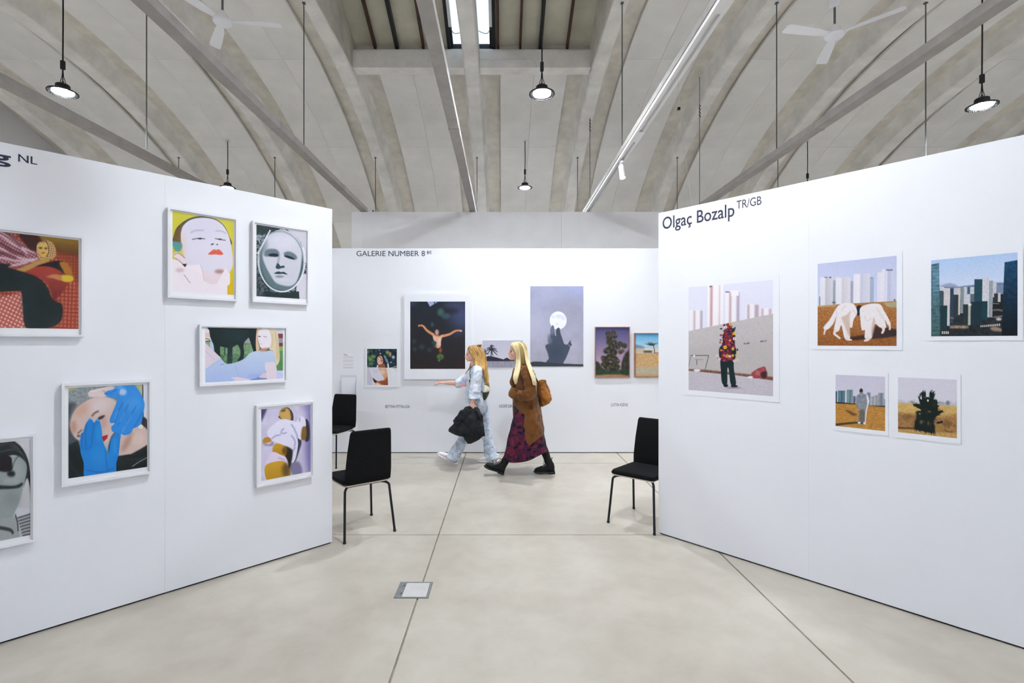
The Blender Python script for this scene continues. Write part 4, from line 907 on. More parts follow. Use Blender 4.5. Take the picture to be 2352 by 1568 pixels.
p = Pic('183,217 1300,255 1308,1370 192,1253', 132, 135, (205, 200, 214), seed=15)
p.rect(100, 100, 1400, 800, (204, 199, 213), c2=(210, 206, 216))
for k in range(22): p.ell(200+k*52, 690+k*2, 34, p.rng.uniform(12, 70), (178, 174, 182), 8, 0.6)
p.ell(1128, 700, 40, 45, (120, 122, 136), 8).ell(455, 685, 40, 26, (140, 142, 156), 8).ell(1020, 710, 60, 34, (160, 160, 172), 8)
p.poly('150,700 600,712 1000,740 1340,760 1340,1420 150,1300', (200, 164, 98), 8, False, tex=(60, 0.14)); p.poly('150,880 420,900 620,960 1000,960 1340,900 1340,1280 800,1250 150,1180', (146, 104, 62), 26, False, 0.85, tex=(50, 0.35)); p.poly('150,1190 700,1230 1340,1300 1340,1420 150,1300', (188, 148, 88), 6, False, tex=(60, 0.2)); p.poly('150,1150 520,1170 520,1196 150,1185', (84, 56, 36), 6, False)
p.ell(1120, 1090, 90, 60, (110, 78, 46), 20, 0.7).ell(380, 960, 120, 50, (120, 84, 46), 20, 0.6).line('1070,1215 1140,1240 1220,1245', 14, (70, 46, 32), 5).ell(960, 1190, 60, 70, (160, 124, 60), 12, 0.6)
BK = (20, 30, 28)
p.poly('625,505 660,530 690,508 682,560 705,560 672,600 690,620 738,590 790,612 805,600 795,508 865,512 850,640 905,650 935,740 940,850 1000,835 1022,862 985,905 900,965 852,1050 880,1150 872,1272 700,1242 520,1202 508,1070 565,945 620,905 548,872 600,860 640,830 548,792 476,735 540,712 612,735 588,610 640,640', BK, 3, False)
sp = [np.array(q) for q in smoothpts(pts('625,505 690,508 700,560 690,620 790,612 795,508 865,512 850,640 905,650 935,740 940,850 1022,862 900,965 852,1050 880,1150 872,1272 700,1242 520,1202 508,1070 565,945 548,872 640,830 476,735 612,735 588,610'), 5, True)]
for q in sp:
    for k in range(2):
        d_ = (q - np.array((710., 900.))); d_ = d_/np.linalg.norm(d_); e = q + d_*p.rng.uniform(8, 46) + p.rng.normal(0, 14, 2); p.line([tuple(q - d_*30), tuple(e)], [20, 3], BK, 1)
for k in range(60): p.ell(700+p.rng.normal(0, 80), 900+p.rng.normal(0, 140), p.rng.uniform(6, 26), p.rng.uniform(6, 20), BK if k % 3 else (40, 50, 36), 3, 0.8)
p.ell(870, 720, 50, 70, (34, 40, 22), 14, 0.8).ell(752, 655, 14, 22, (232, 226, 224), 3).ell(780, 862, 26, 12, (150, 124, 70), 5).ell(630, 1060, 30, 40, (130, 92, 56), 8, 0.8).ell(765, 1085, 22, 36, (112, 82, 50), 8, 0.8).poly('915,1062 1035,1033 1034,1078 930,1094', BK, 3, False)
p.grain(0.04)
hang(WR, p, 1.641, 1.910, 1.097, 1.435, 'small unframed print of a dark spiky bush in a golden field', (1.633, 1.927, 1.063, 1.464), 0.003, 'photo_print', 'sheet')

# ---- far wall --------------------------------------------------------------
p = Pic('680,193 1308,193 1308,960 680,960', 72, 88, (34, 50, 62), seed=21)
p.rect(600, 100, 1400, 640, (34, 50, 62), tex=(12, 0.6)); p.dots(26, (685, 200, 830, 590), [(96, 140, 70), (70, 110, 80), (50, 80, 70), (130, 165, 90)], 14, 38, 6); p.dots(20, (850, 195, 1300, 560), [(60, 90, 110), (24, 36, 48), (200, 210, 220), (30, 44, 58)], 8, 22, 4)
p.ell(1165, 310, 24, 50, (214, 150, 110), 6).ell(1110, 270, 40, 40, (120, 160, 90), 8).ell(1230, 370, 30, 30, (190, 215, 225), 8).line('1040,330 1120,500', 22, (190, 206, 222), 6)
p.poly('1200,605 1320,560 1320,690', (126, 52, 50), 4).poly('862,400 900,335 960,308 1010,330 1042,420 1040,560 1080,590 1050,600 930,600 900,520', (38, 32, 38), 3)
p.poly('920,510 1035,500 1060,610 915,610', (150, 88, 62), 3).poly('893,410 930,345 985,350 1015,420 1010,490 950,525 905,505', (226, 182, 164), 3).line('925,345 990,400', 14, (60, 40, 36), 3).ell(990, 440, 18, 30, (130, 80, 66), 6).line('905,405 930,410', 8, (90, 56, 50), 2).line('920,470 950,468', 7, (190, 110, 100), 2)
p.rect(600, 598, 1400, 1000, (218, 216, 226)); p.poly('915,600 1085,600 1115,760 1120,1000 815,1000 862,885 1036,850 1030,800', (212, 158, 126), 2, False).poly('900,880 1050,850 1105,780 1122,960 1000,945 940,920', (150, 78, 46), 8).ell(900, 945, 60, 30, (236, 204, 174), 8).poly('800,800 862,845 900,880 840,905', (70, 34, 26), 3).ell(1000, 680, 60, 60, (226, 196, 176), 20)
p.poly('670,595 905,592 1035,832 880,862 800,800 780,700 700,600', (214, 211, 224), 2, False).poly('660,600 720,600 800,830 790,900 815,975 660,975', (196, 192, 210), 3, False).poly('1112,590 1200,590 1330,700 1330,980 1125,980', (226, 226, 230), 2, False).line('820,640 860,680 900,650', 12, (182, 176, 200), 6).line('1150,640 1190,900', 8, (206, 206, 212), 5)
p.line('670,582 900,592 1110,602 1200,590 1320,552', 9, (238, 234, 234), 1).line('905,535 895,595', 24, (236, 236, 240), 1).line('1120,508 1126,600', 30, (232, 232, 238), 1)
hang(WB, p, -2.022, -1.580, 1.013, 1.553, 'small print of a woman behind a washing line against dark trees', (-2.049, -1.543, 0.981, 1.583), 0.012, 'photo_print', 'sheet')

p = Pic('165,233 1060,233 1060,1330 165,1330', 124, 152, (38, 38, 45), seed=22)
p.rect(100, 150, 1100, 1400, (34, 40, 50), c2=(44, 38, 38)); p.ell(1000, 480, 190, 190, (66, 74, 112), 90, 0.9).ell(880, 290, 180, 50, (66, 72, 104), 40, 0.8).ell(820, 390, 130, 40, (36, 36, 44), 30, 0.8).ell(200, 260, 80, 40, (52, 66, 92), 30, 0.8).ell(950, 740, 100, 60, (58, 64, 94), 40, 0.6).ell(1010, 1280, 80, 80, (62, 34, 34), 40, 0.7)
p.poly('436,225 545,225 556,276 486,318', (156, 166, 204), 3, False).poly('556,236 622,236 570,272', (120, 132, 170), 3, False).ell(660, 408, 52, 62, (64, 100, 90), 14, 0.9).ell(745, 470, 70, 46, (56, 86, 98), 16, 0.8).ell(526, 610, 26, 36, (46, 78, 88), 8, 0.9)
for x, y, r_ in ((230, 880, 34), (355, 970, 46), (240, 1010, 36), (480, 1020, 40)): p.ell(x, y, r_, r_*0.9, (50, 72, 76), 16, 0.8)
p.ell(654, 1130, 56, 46, (86, 118, 62), 5).ell(634, 1190, 12, 12, (190, 200, 150), 4).ell(660, 1140, 24, 18, (60, 88, 44), 6)
p.line('296,632 370,628 440,705 545,775', [24, 44], (206, 138, 96), 3).line('1000,722 985,706 900,712 800,766 670,800', [16, 44], (206, 140, 100), 3).ell(318, 624, 24, 14, (200, 120, 90), 3).ell(985, 712, 22, 12, (214, 170, 150), 3)
p.poly('530,752 590,790 640,796 690,778 665,880 660,960 616,990 574,966 590,900 546,858', (222, 174, 148), 3).ell(640, 880, 20, 60, (236, 204, 190), 10, 0.8).poly('522,870 560,880 590,905 575,950 530,920', (36, 76, 84), 4).line('536,770 600,790 660,790', 16, (190, 110, 66), 6)
p.ell(602, 700, 38, 44, (40, 28, 28), 3).ell(600, 732, 30, 44, (208, 168, 158), 4).ell(606, 725, 8, 16, (150, 96, 90), 4).line('600,770 610,798', 26, (196, 130, 96), 4).ell(656, 1022, 22, 46, (150, 78, 48), 8).ell(570, 965, 30, 14, (120, 62, 40), 6)
p.grain(0.05)
hang(WB, p, -1.376, -0.560, 1.256, 2.256, 'large white bordered print of a figure with outstretched arms in dark water', (-1.469, -0.460, 1.102, 2.380), 0.03, 'photo_print', 'sheet')

p = Pic('95,1008 755,1008 755,1442 95,1442', 95, 62, (190, 188, 205), seed=23)
p.rect(50, 950, 800, 1345, (182, 180, 198), c2=(204, 202, 214)); p.rect(50, 1338, 800, 1500, (152, 150, 166), tex=(40, 0.14))
p.poly('90,1292 140,1280 200,1262 262,1272 340,1290 440,1318 470,1296 500,1290 545,1320 800,1334 800,1348 90,1345', (48, 48, 62), 2, False)
for q in ('240,1150 200,1130 165,1150', '240,1150 190,1160 150,1200', '240,1150 210,1180 180,1240', '240,1150 230,1100 215,1095', '240,1150 260,1100 290,1110', '240,1150 290,1140 330,1160', '240,1150 300,1170 345,1200', '240,1150 280,1190 340,1250', '240,1150 250,1200 270,1260', '240,1150 250,1090 240,1085', '130,1240 110,1210 100,1220', '130,1240 140,1170 130,1150', '130,1240 170,1220 190,1230'): p.line(q, [26, 8], (56, 56, 72), 2)
p.line('240,1150 236,1335', 14, (52, 52, 66), 1).line('640,1300 660,1280', 40, (56, 56, 70), 4)
hang(WB, p, -0.303, 0.298, 1.284, 1.680, 'small grey landscape print of a palm tree between the two women', None, 0.012, 'photo_print', 'board')

p = Pic('875,122 1745,122 1745,1435 875,1435', 122, 184, (162, 162, 186), seed=24)
p.rect(800, 50, 1800, 1500, (156, 157, 184), c2=(174, 170, 186), tex=(5, 0.05)); p.ell(1620, 220, 220, 120, (160, 166, 204), 90, 0.8).ell(1550, 520, 160, 260, (152, 150, 166), 90, 0.6).ell(1000, 820, 140, 260, (182, 180, 202), 90, 0.7)
p.ell(1332, 684, 138, 148, (236, 235, 243), 2).ell(1340, 615, 50, 30, (214, 214, 226), 10).ell(1410, 640, 36, 40, (218, 218, 230), 10).ell(1250, 625, 30, 30, (220, 220, 232), 10).ell(1310, 740, 30, 24, (224, 224, 234), 10)
p.poly('1160,960 1180,910 1215,905 1240,960 1215,1060 1170,1070', (126, 128, 152), 8)
p.poly('1145,1372 1180,1302 1160,1205 1124,1112 1140,1076 1178,1062 1180,1000 1208,930 1208,830 1238,764 1262,782 1272,880 1282,928 1300,930 1297,842 1326,804 1356,810 1368,880 1402,985 1432,1062 1482,1072 1516,1022 1540,1004 1536,1035 1554,1080 1526,1112 1520,1145 1470,1272 1420,1365 1395,1400', (72, 80, 98), 2)
p.ell(1235, 850, 22, 80, (132, 136, 158), 14, 0.8).ell(1200, 1010, 30, 60, (120, 124, 146), 16, 0.7).ell(1300, 1180, 110, 110, (62, 72, 90), 40, 0.7).line('1490,1075 1540,1110', 8, (160, 160, 178), 3)
p.poly('850,1385 920,1352 1050,1352 1150,1368 1400,1385 1780,1398 1780,1460 850,1460', (58, 65, 73), 2, False)
p.grain(0.03)
hang(WB, p, 0.408, 1.200, 1.291, 2.487, 'tall grey print of a hand silhouette reaching for the moon', None, 0.006, 'photo_print', 'board')

p = Pic('132,122 694,122 694,945 132,945', 78, 112, (92, 86, 126), seed=25)
p.rect(80, 80, 750, 820, (66, 68, 116), c2=(200, 168, 180)); p.rect(80, 885, 750, 1000, (168, 124, 92), tex=(30, 0.12)); p.poly('100,700 180,700 240,780 320,860 320,900 100,900', (52, 56, 46), 6, tex=(20, 0.3)).poly('560,740 580,660 640,540 720,530 720,890 560,890', (58, 56, 50), 5, tex=(20, 0.35)).rect(100, 840, 720, 905, (44, 66, 42), soft=8, tex=(24, 0.35))
lob = [(340,230,40),(430,220,42),(360,300,52),(450,270,44),(370,370,56),(440,380,50),(400,450,54),(350,500,54),(310,520,46),(430,540,64),(540,400,44),(610,430,46),(500,450,44),(545,530,36),(585,520,24),(380,620,70),(300,660,64),(260,630,36),(450,660,62),(500,690,40),(330,760,74),(420,780,80),(260,740,38),(480,780,60)]
for x, y, r_ in lob: p.ell(x, y, r_, r_*0.95, (44, 44, 38), 5)
for x, y, r_ in lob:
    for k in range(8):
        a = p.rng.uniform(0, 2*PI); d_ = r_*p.rng.uniform(0.1, 0.85)
        p.ell(x+d_*math.cos(a), y+d_*math.sin(a), p.rng.uniform(7, 18), p.rng.uniform(7, 16), [(92, 86, 58), (124, 90, 76), (72, 76, 48), (54, 52, 40), (36, 36, 34), (132, 104, 84)][k % 6], 4, 0.8)
p.grain(0.05)
hang(WB, p, 1.381, 1.880, 1.141, 1.872, 'wood framed print of a tall blossoming tree at dusk', (1.370, 1.888, 1.130, 1.881), 0.03, 'framed_photograph', 'frame', 0.011, True)

p = Pic('800,225 1187,225 1187,940 800,940', 60, 102, (180, 150, 110), ext=0.0, seed=26)
p.rect(700, 150, 1300, 480, (62, 150, 206), c2=(186, 214, 228)); p.poly('760,420 830,415 900,440 960,470 1300,460 1300,500 760,500', (112, 140, 164), 4).rect(700, 470, 1300, 555, (214, 204, 194), soft=3).rect(780, 500, 920, 545, (196, 170, 140), soft=4).rect(905, 510, 1010, 548, (70, 72, 62), soft=6).line('780,488 910,482', 8, (110, 96, 84), 3).line('1040,548 1200,548', 12, (120, 84, 54), 3)
p.rect(700, 556, 1300, 790, (194, 158, 112), soft=4, tex=(40, 0.16)).rect(700, 780, 1300, 1000, (180, 168, 142), soft=14, tex=(40, 0.08)).rect(700, 915, 1300, 1000, (186, 150, 104), soft=10)
p.poly('1060,640 1120,620 1230,630 1230,690 1140,690 1060,670', (226, 160, 60), 8, tex=(30, 0.2)).line('1130,690 1145,760', 10, (200, 180, 110), 4)
for q in ('1040,552 1036,480 1020,430 960,390', '1030,440 1010,390 1000,365', '1025,430 1050,400', '1000,415 940,405', '1010,420 970,430'): p.line(q, [10, 4], (46, 40, 34), 1)
p.ell(995, 402, 46, 24, (86, 92, 84), 14, 0.35)
for k in range(26): p.line([(1005+p.rng.normal(0, 16), 415+p.rng.normal(0, 8)), (995+p.rng.normal(0, 40), 392+p.rng.normal(0, 18))], [4, 2], (60, 56, 50), 0)
p.grain(0.03)
hang(WB, p, 1.975, 2.43, 1.145, 1.781, 'wood framed print of a bare tree on dry ground, cut off by the right wall', (1.954, 2.44, 1.133, 1.789), 0.03, 'framed_photograph', 'frame', 0.012, True)

# wall text sheet and empty leaflet holder
p = Pic('0,0 220,0 220,290 0,290', 36, 48, (235, 234, 238), seed=30)
p.line('4,18 60,18', 6, (130, 130, 140)).line('20,32 100,34', 9, (110, 110, 122))
for blk in ((58, 100), (122, 180), (205, 240), (260, 300)):
    y = blk[0]
    while y < blk[1]: p.line([(2, y), (214, y)], 7, (200, 200, 207)); y += 12
hang(WB, p, -2.382, -2.228, 1.262, 1.485, 'sheet of small grey wall text hung left of the washing line print', (-2.425, -2.185, 1.235, 1.515), 0.002, 'wall_text_sheet', 'sheet')
lh = thing('leaflet_holder', 'empty clear acrylic leaflet holder on the far wall below the text sheet', 'leaflet holder', (-2.303, WB['o'][1], 0.877))
mat('acrylic_edge', (214, 214, 226), 0.2)
MB().box(-0.125, 0.125, -0.004, -0.001, 0, 0.285).build('back_plate', 'acrylic_edge', lh, False)
MB().box(-0.10, 0.10, -0.008, -0.0045, 0.01, 0.25).build('blank_sheet', 'paper_white', lh, False)
MB().box(-0.125, 0.125, -0.03, -0.027, 0, 0.14).build('front_plate', 'clear_glass', lh, False)
for s in (-1, 1): MB().box(s*0.125-0.0015, s*0.125+0.0015, -0.03, -0.004, 0, 0.2).build('side_plate', 'acrylic_edge', lh, False)
MB().box(-0.125, 0.125, -0.03, -0.004, -0.003, 0.0).build('bottom_plate', 'acrylic_edge', lh, False)

# ================================================================== lettering on the walls
def letters(W, text, u0, v0, height, width, m, name_label, bold=0.0, cap=0.0):
    cu = bpy.data.curves.new('text', 'FONT'); cu.body = text; cu.size = 1.0; cu.extrude = 0.0; cu.offset = bold; cu.resolution_u = 4
    to = bpy.data.objects.new('text', cu); COL.objects.link(to)
    dg = bpy.context.evaluated_depsgraph_get(); me = bpy.data.meshes.new_from_object(to.evaluated_get(dg))
    bpy.data.objects.remove(to)
    V = np.array([v.co[:] for v in me.vertices]); mn, mx = V.min(0), V.max(0)
    return me, mn, mx
def wall_text(W, parts, label, m='letter_navy'):
    """parts: (text, u left, v baseline, cap height, total width, boldness)"""
    a = W['a']; u_ = parts[0][1]; v_ = parts[0][2]
    r = thing('wall_lettering', label, 'lettering', (W['o'][0]+math.cos(a)*u_, W['o'][1]+math.sin(a)*u_, v_-0.03), a)
    for text, u0, v0, capH, wid, bold in parts:
        me, mn, mx = letters(W, text, u0, v0, capH, wid, m, label, bold)
        _, m2, x2 = letters(W, 'H', 0, 0, 0, 0, m, label)
        sy = capH / (x2[1]-m2[1]); sx = wid / (mx[0]-mn[0])
        V = np.array([v.co[:] for v in me.vertices])
        n = len(V); fr = [((p_[0]-mn[0])*sx + u0-u_, -0.0012, p_[1]*sy + v0-v_+0.03) for p_ in V]; bk = [(q[0], -0.0003, q[2]) for q in fr]
        F_ = [tuple(q.vertices) for q in me.polygons]
        ec = {}
        for q in F_:
            for i in range(len(q)): ec[(q[i], q[(i+1) % len(q)])] = 1
        sd = [(i, j, j+n, i+n) for (i, j) in ec if (j, i) not in ec]
        MB().add(fr+bk, F_ + [tuple(k+n for k in q)[::-1] for q in F_] + [s_[::-1] for s_ in sd]).build('letters', m, r, False)
    return r
wall_text(WR, [('Olga\u00e7 Bozalp', 0.039, 2.6185, 0.099, 0.607, 0.008), ('TR/GB', 0.662, 2.667, 0.062, 0.18, 0.0)], 'dark blue lettering of a name along the top of the right wall')
wall_text(WL, [('g', -1.958, 2.634, 0.062, 0.082, 0.02), ('NL', -1.847, 2.6565, 0.041, 0.077, 0.006)], 'dark blue lettering cut off at the top of the left wall')
wall_text(WB, [('GALERIE NUMBER 8', -2.183, 2.936, 0.078, 1.02, 0.0), ('BE', -1.13, 2.969, 0.045, 0.068, 0.0)], 'dark blue capitals along the top of the far wall')
wall_text(WB, [('BETTINA PITTALUGA', -1.754, 0.672, 0.043, 0.364, 0.0)], 'thin grey capitals under the print with outstretched arms', 'letter_grey')
wall_text(WB, [('KADER DIA', -0.052, 0.678, 0.046, 0.195, 0.0)], 'thin grey capitals beside the brown coat, partly hidden', 'letter_grey')
wall_text(WB, [('JUSTIN KEENE', 1.611, 0.697, 0.043, 0.253, 0.0)], 'thin grey capitals below the tree print', 'letter_grey')
# ================================================================== chairs
mat('chair_fabric', (23, 23, 24), 0.95, spec=0.12, var=(90, 0.25), bump=(420, 0.5))
mat('plywood_edge', (214, 205, 190), 0.5); mat('chair_black', (22, 22, 23), 0.6); mat('chair_steel', (24, 26, 30), 0.35, metal=0.4)
def slab_loft(rows, n=14):
    """rows: (centre, half width along x, half thickness, thickness direction) -> rounded slab"""
    rings = []
    for c, hw, ht, d in rows:
        c, d = Vector(c), Vector(d).normalized(); ring = []
        for j in range(n):
            t = 2*PI*j/n; cs, sn = math.cos(t), math.sin(t)
            e = 0.35
            ring.append(tuple(c + Vector((1,0,0))*(hw*math.copysign(abs(cs)**e, cs)) + d*(ht*math.copysign(abs(sn)**e, sn))))
        rings.append(ring)
    return MB().rings(rings)
def chair(loc, deg, lab):
    r = thing('chair', lab, 'chair', (loc[0], loc[1], 0), math.radians(deg), 'black upholstered chairs with tube legs')
    slab_loft([((0,0.232,0.462),0.19,0.008,(0,0,1)), ((0,0.226,0.465),0.205,0.018,(0,0,1)), ((0,0.19,0.468),0.212,0.021,(0,0,1)), ((0,0.0,0.466),0.21,0.022,(0,0,1)), ((0,-0.13,0.468),0.205,0.021,(0,0.1,1)), ((0,-0.17,0.473),0.20,0.017,(0,0.2,1)), ((0,-0.18,0.475),0.19,0.008,(0,0.3,1))]).build('seat', 'chair_fabric', r, 50)
    slab_loft([((0,-0.205,0.462),0.19,0.010,(0,1,0.5)), ((0,-0.208,0.475),0.203,0.020,(0,1,0.35)), ((0,-0.217,0.56),0.205,0.022,(0,1,0.15)), ((0,-0.236,0.72),0.196,0.020,(0,1,0.15)), ((0,-0.262,0.885),0.182,0.018,(0,1,0.17)), ((0,-0.266,0.905),0.176,0.015,(0,1,0.17)), ((0,-0.268,0.914),0.165,0.006,(0,1,0.17))]).build('backrest', 'chair_fabric', r, 50)
    sh = [((0,0.222,0.441),0.20), ((0,0.0,0.437),0.203), ((0,-0.14,0.438),0.20), ((0,-0.19,0.444),0.198), ((0,-0.215,0.455),0.196)]
    slab_loft([(c, hw, 0.0055, (0,0.0 if i < 3 else 0.5*(i-2),1)) for i, (c, hw) in enumerate(sh)]).build('seat_shell', 'plywood_edge', r, 40)
    MB().tube([(-0.15,0.15,0.424), (0.15,0.15,0.424)], 0.009, 8).build('crossbar', 'chair_steel', r); MB().tube([(-0.15,-0.13,0.424), (0.15,-0.13,0.424)], 0.009, 8).build('crossbar', 'chair_steel', r)
    for sx in (-1, 1):
        for sy, ty in ((1, 0.15), (-1, -0.13)):
            fx, fy = 0.222*sx, 0.252*sy; tx = 0.15*sx
            top = Vector((tx, ty, 0.424)); kx = tx+0.045*sx; ky = ty + 0.06*sy
            path = smoothpts([(tx, ty, 0.424), (tx+0.025*sx, ty+0.035*sy, 0.423), (kx, ky, 0.408), (kx+0.004*sx, ky+0.006*sy, 0.375)], 4) + [np.array((fx, fy, 0.012))]
            l = MB().tube(path, 0.0105, 10).build('leg', 'chair_steel', r)
            MB().lathe([(0.0115, 0.0), (0.0135, 0.003), (0.0135, 0.014), (0.011, 0.018)], (fx, fy, 0), 12).build('foot_glide', 'chair_black', l)
    return r
chair((-1.275, 4.40), 37.7, 'black chair seen from behind at the end of the left wall')
chair((1.298, 4.586), 138.6, 'black chair facing left, half behind the end of the right wall')
chair((-2.317, 6.80), 162.5, 'black chair standing back against the far wall, cut by the left wall')
# ================================================================== two women walking to the left
def ramp_mat(name, stops, scale, rough=0.85, detail=3.0, bump=None, distort=0.0, sheen=0.0):
    m = bpy.data.materials.new(name); m.use_nodes = True; nt = m.node_tree; N = nt.nodes; L = nt.links; b = N['Principled BSDF']
    tc = N.new('ShaderNodeTexCoord'); nz = N.new('ShaderNodeTexNoise'); nz.inputs['Scale'].default_value = scale; nz.inputs['Detail'].default_value = detail; nz.inputs['Distortion'].default_value = distort
    L.new(tc.outputs['Object'], nz.inputs['Vector']); rp = N.new('ShaderNodeValToRGB'); cr = rp.color_ramp
    while len(cr.elements) < len(stops): cr.elements.new(0.5)
    for e, (p_, c) in zip(cr.elements, stops): e.position = p_; e.color = rgb(*c)
    L.new(nz.outputs['Fac'], rp.inputs['Fac']); L.new(rp.outputs['Color'], b.inputs['Base Color']); b.inputs['Roughness'].default_value = rough; b.inputs['Specular IOR Level'].default_value = 0.25
    if sheen: b.inputs['Sheen Weight'].default_value = sheen
    if bump:
        n2 = N.new('ShaderNodeTexNoise'); n2.inputs['Scale'].default_value = bump[0]; L.new(tc.outputs['Object'], n2.inputs['Vector'])
        bp = N.new('ShaderNodeBump'); bp.inputs['Strength'].default_value = bump[1]; bp.inputs['Distance'].default_value = 0.01
        L.new(n2.outputs['Fac'], bp.inputs['Height']); L.new(bp.outputs['Normal'], b.inputs['Normal'])
    MATS[name] = m
ramp_mat('tie_dye', [(0.32, (168, 186, 210)), (0.45, (202, 211, 226)), (0.56, (228, 229, 235)), (0.70, (188, 202, 222))], 13.0, 0.8, 3, (40, 0.15), 0.6)
ramp_mat('tie_dye_trousers', [(0.32, (150, 172, 196)), (0.45, (186, 200, 216)), (0.56, (216, 219, 228)), (0.70, (172, 190, 210))], 13.0, 0.8, 3, (40, 0.15), 0.6)
ramp_mat('brown_wool', [(0.3, (92, 54, 20)), (0.7, (126, 78, 34))], 7.0, 0.97, 5, (480, 0.22), 0.2, 0.25)
ramp_mat('suede_tan', [(0.3, (124, 72, 18)), (0.7, (170, 108, 36))], 5.0, 0.9, 4, (120, 0.2), 0.3, 0.15)
ramp_mat('floral_skirt', [(0.36, (12, 8, 14)), (0.43, (40, 18, 42)), (0.47, (74, 34, 70)), (0.50, (58, 20, 48)), (0.545, (92, 18, 40)), (0.62, (112, 32, 56)), (0.70, (70, 34, 72))], 17.0, 0.7, 5, None, 0.25)
ramp_mat('charcoal_cloth', [(0.3, (27, 29, 32)), (0.7, (52, 55, 60))], 9.0, 0.9, 4, (150, 0.3), 0.2)
mat('pocket_dark', (58, 33, 14), 0.95); mat('dark_tee', (44, 50, 54), 0.9); mat('black_tights', (12, 12, 13), 0.85); mat('boot_leather', (15, 15, 16), 0.45, spec=0.3, bump=(60, 0.1)); mat('boot_sole', (16, 16, 17), 0.7)
mat('shoe_white', (232, 228, 232), 0.6); mat('shoe_red', (206, 70, 54), 0.6); mat('shoe_gold', (214, 176, 128), 0.5); mat('shoe_black', (28, 28, 30), 0.6); mat('lace_pale', (205, 203, 200), 0.6)
mat('olive_nylon', (62, 62, 40), 0.7, var=(12, 0.2)); mat('cream_nylon', (206, 203, 184), 0.7); mat('strap_black', (24, 25, 28), 0.7); mat('pink_plastic', (240, 178, 182), 0.45); mat('clip_brown', (128, 78, 34), 0.3)
mat('eye_white', (225, 220, 216), 0.3); mat('iris_dark', (46, 40, 40), 0.25)
vcol_mat('skin', 0.5, 0.35); vcol_mat('hair_strands', 0.45, 0.5)

def A3(q, Y0): return at(q[0], q[1], Y0 + q[2])
def loft(rows, Y0, n=28, per=4, folds=0.0, nf=7, ph=0.0, lump=0.0, seed=0, ex=0.9, cap=True, dy=0.0, thick=None, hemwave=0.0, ridge=0.0, rs=7.0):
    """garment: rows (xl, yl, xr, yr, half depth, depth offset) given at distance Y0; cross-sections are rounded"""
    R = [np.array(tuple(q) + (0.0,)*(6-len(q)), float) for q in rows]
    S = smoothpts(R, per); rings = []
    for i, q in enumerate(S):
        t_ = i/(len(S)-1); off = q[5]+dy
        a = at(q[0], q[1], Y0+off); b = at(q[2], q[3], Y0+off); c = (a+b)/2; ax = (b-a)/2; ay = Vector((0, q[4], 0)); ring = []
        for j in range(n):
            t = 2*PI*j/n; cs, sn = math.cos(t), math.sin(t)
            k = 1 + folds*t_*math.sin(nf*t + ph + 2.2*t_)*(0.6+0.4*math.sin(3*t+1.3*ph))
            p_ = c + ax*(math.copysign(abs(cs)**ex, cs)*k) + ay*(math.copysign(abs(sn)**ex, sn)*k)
            if hemwave: p_.z += hemwave*t_*t_*math.sin(3*t+ph)
            if lump:
                v = mnoise.noise(Vector((p_.x*9+seed, p_.y*9, p_.z*9)))*0.65 + mnoise.noise(Vector((p_.x*22+seed, p_.y*22, p_.z*22)))*0.35
                d_ = (p_-c); d_ = d_.normalized() if d_.length > 1e-5 else Vector((1,0,0)); p_ = p_ + d_*lump*v
            if ridge:      # creases: folded noise stretched along the fall of the cloth
                v = Vector((p_.x*rs*1.5+seed, p_.y*rs*1.5, p_.z*rs*0.8)); k2 = abs(mnoise.noise(v)) + 0.5*abs(mnoise.noise(v*2.1 + Vector((3, 7, 1))))
                d_ = (p_-c); d_ = d_.normalized() if d_.length > 1e-5 else Vector((1,0,0)); p_ = p_ + d_*ridge*(0.35 - k2)*2
            ring.append(tuple(p_))
        rings.append(ring)
    return MB().rings(rings, cap)
def limb(P, rad, Y0, n=14, per=5, lump=0.0, seed=0, folds=0.0, nf=5, ridge=0.0):
    Q = smoothpts([tuple(A3(q, Y0)) for q in P], per)
    Rr = smoothpts([(r_ if isinstance(r_, tuple) else (r_, r_)) for r_ in rad], per)
    m = MB().tube([tuple(q) for q in Q], [tuple(r_) for r_ in Rr], n)
    if ridge:
        Qn = [Vector(tuple(q)) for q in Q]; out = []
        for i, v in enumerate(m.v):
            v = Vector(v); c = Qn[min(i//n, len(Qn)-1)]; d_ = v-c; d_ = d_.normalized() if d_.length > 1e-5 else Vector((1,0,0))
            u = v*13 + Vector((seed, 0, seed)); k2 = abs(mnoise.noise(u)) + 0.5*abs(mnoise.noise(u*2.2)); out.append(tuple(v + d_*ridge*(0.35-k2)*2))
        m.v = out
    if lump: m.v = [tuple(Vector(v) + Vector((mnoise.noise(Vector(v)*16 + Vector((seed,0,0))), mnoise.noise(Vector(v)*16 + Vector((0,seed,5))), mnoise.noise(Vector(v)*16 + Vector((9,0,seed)))))*lump) for v in m.v]
    return m
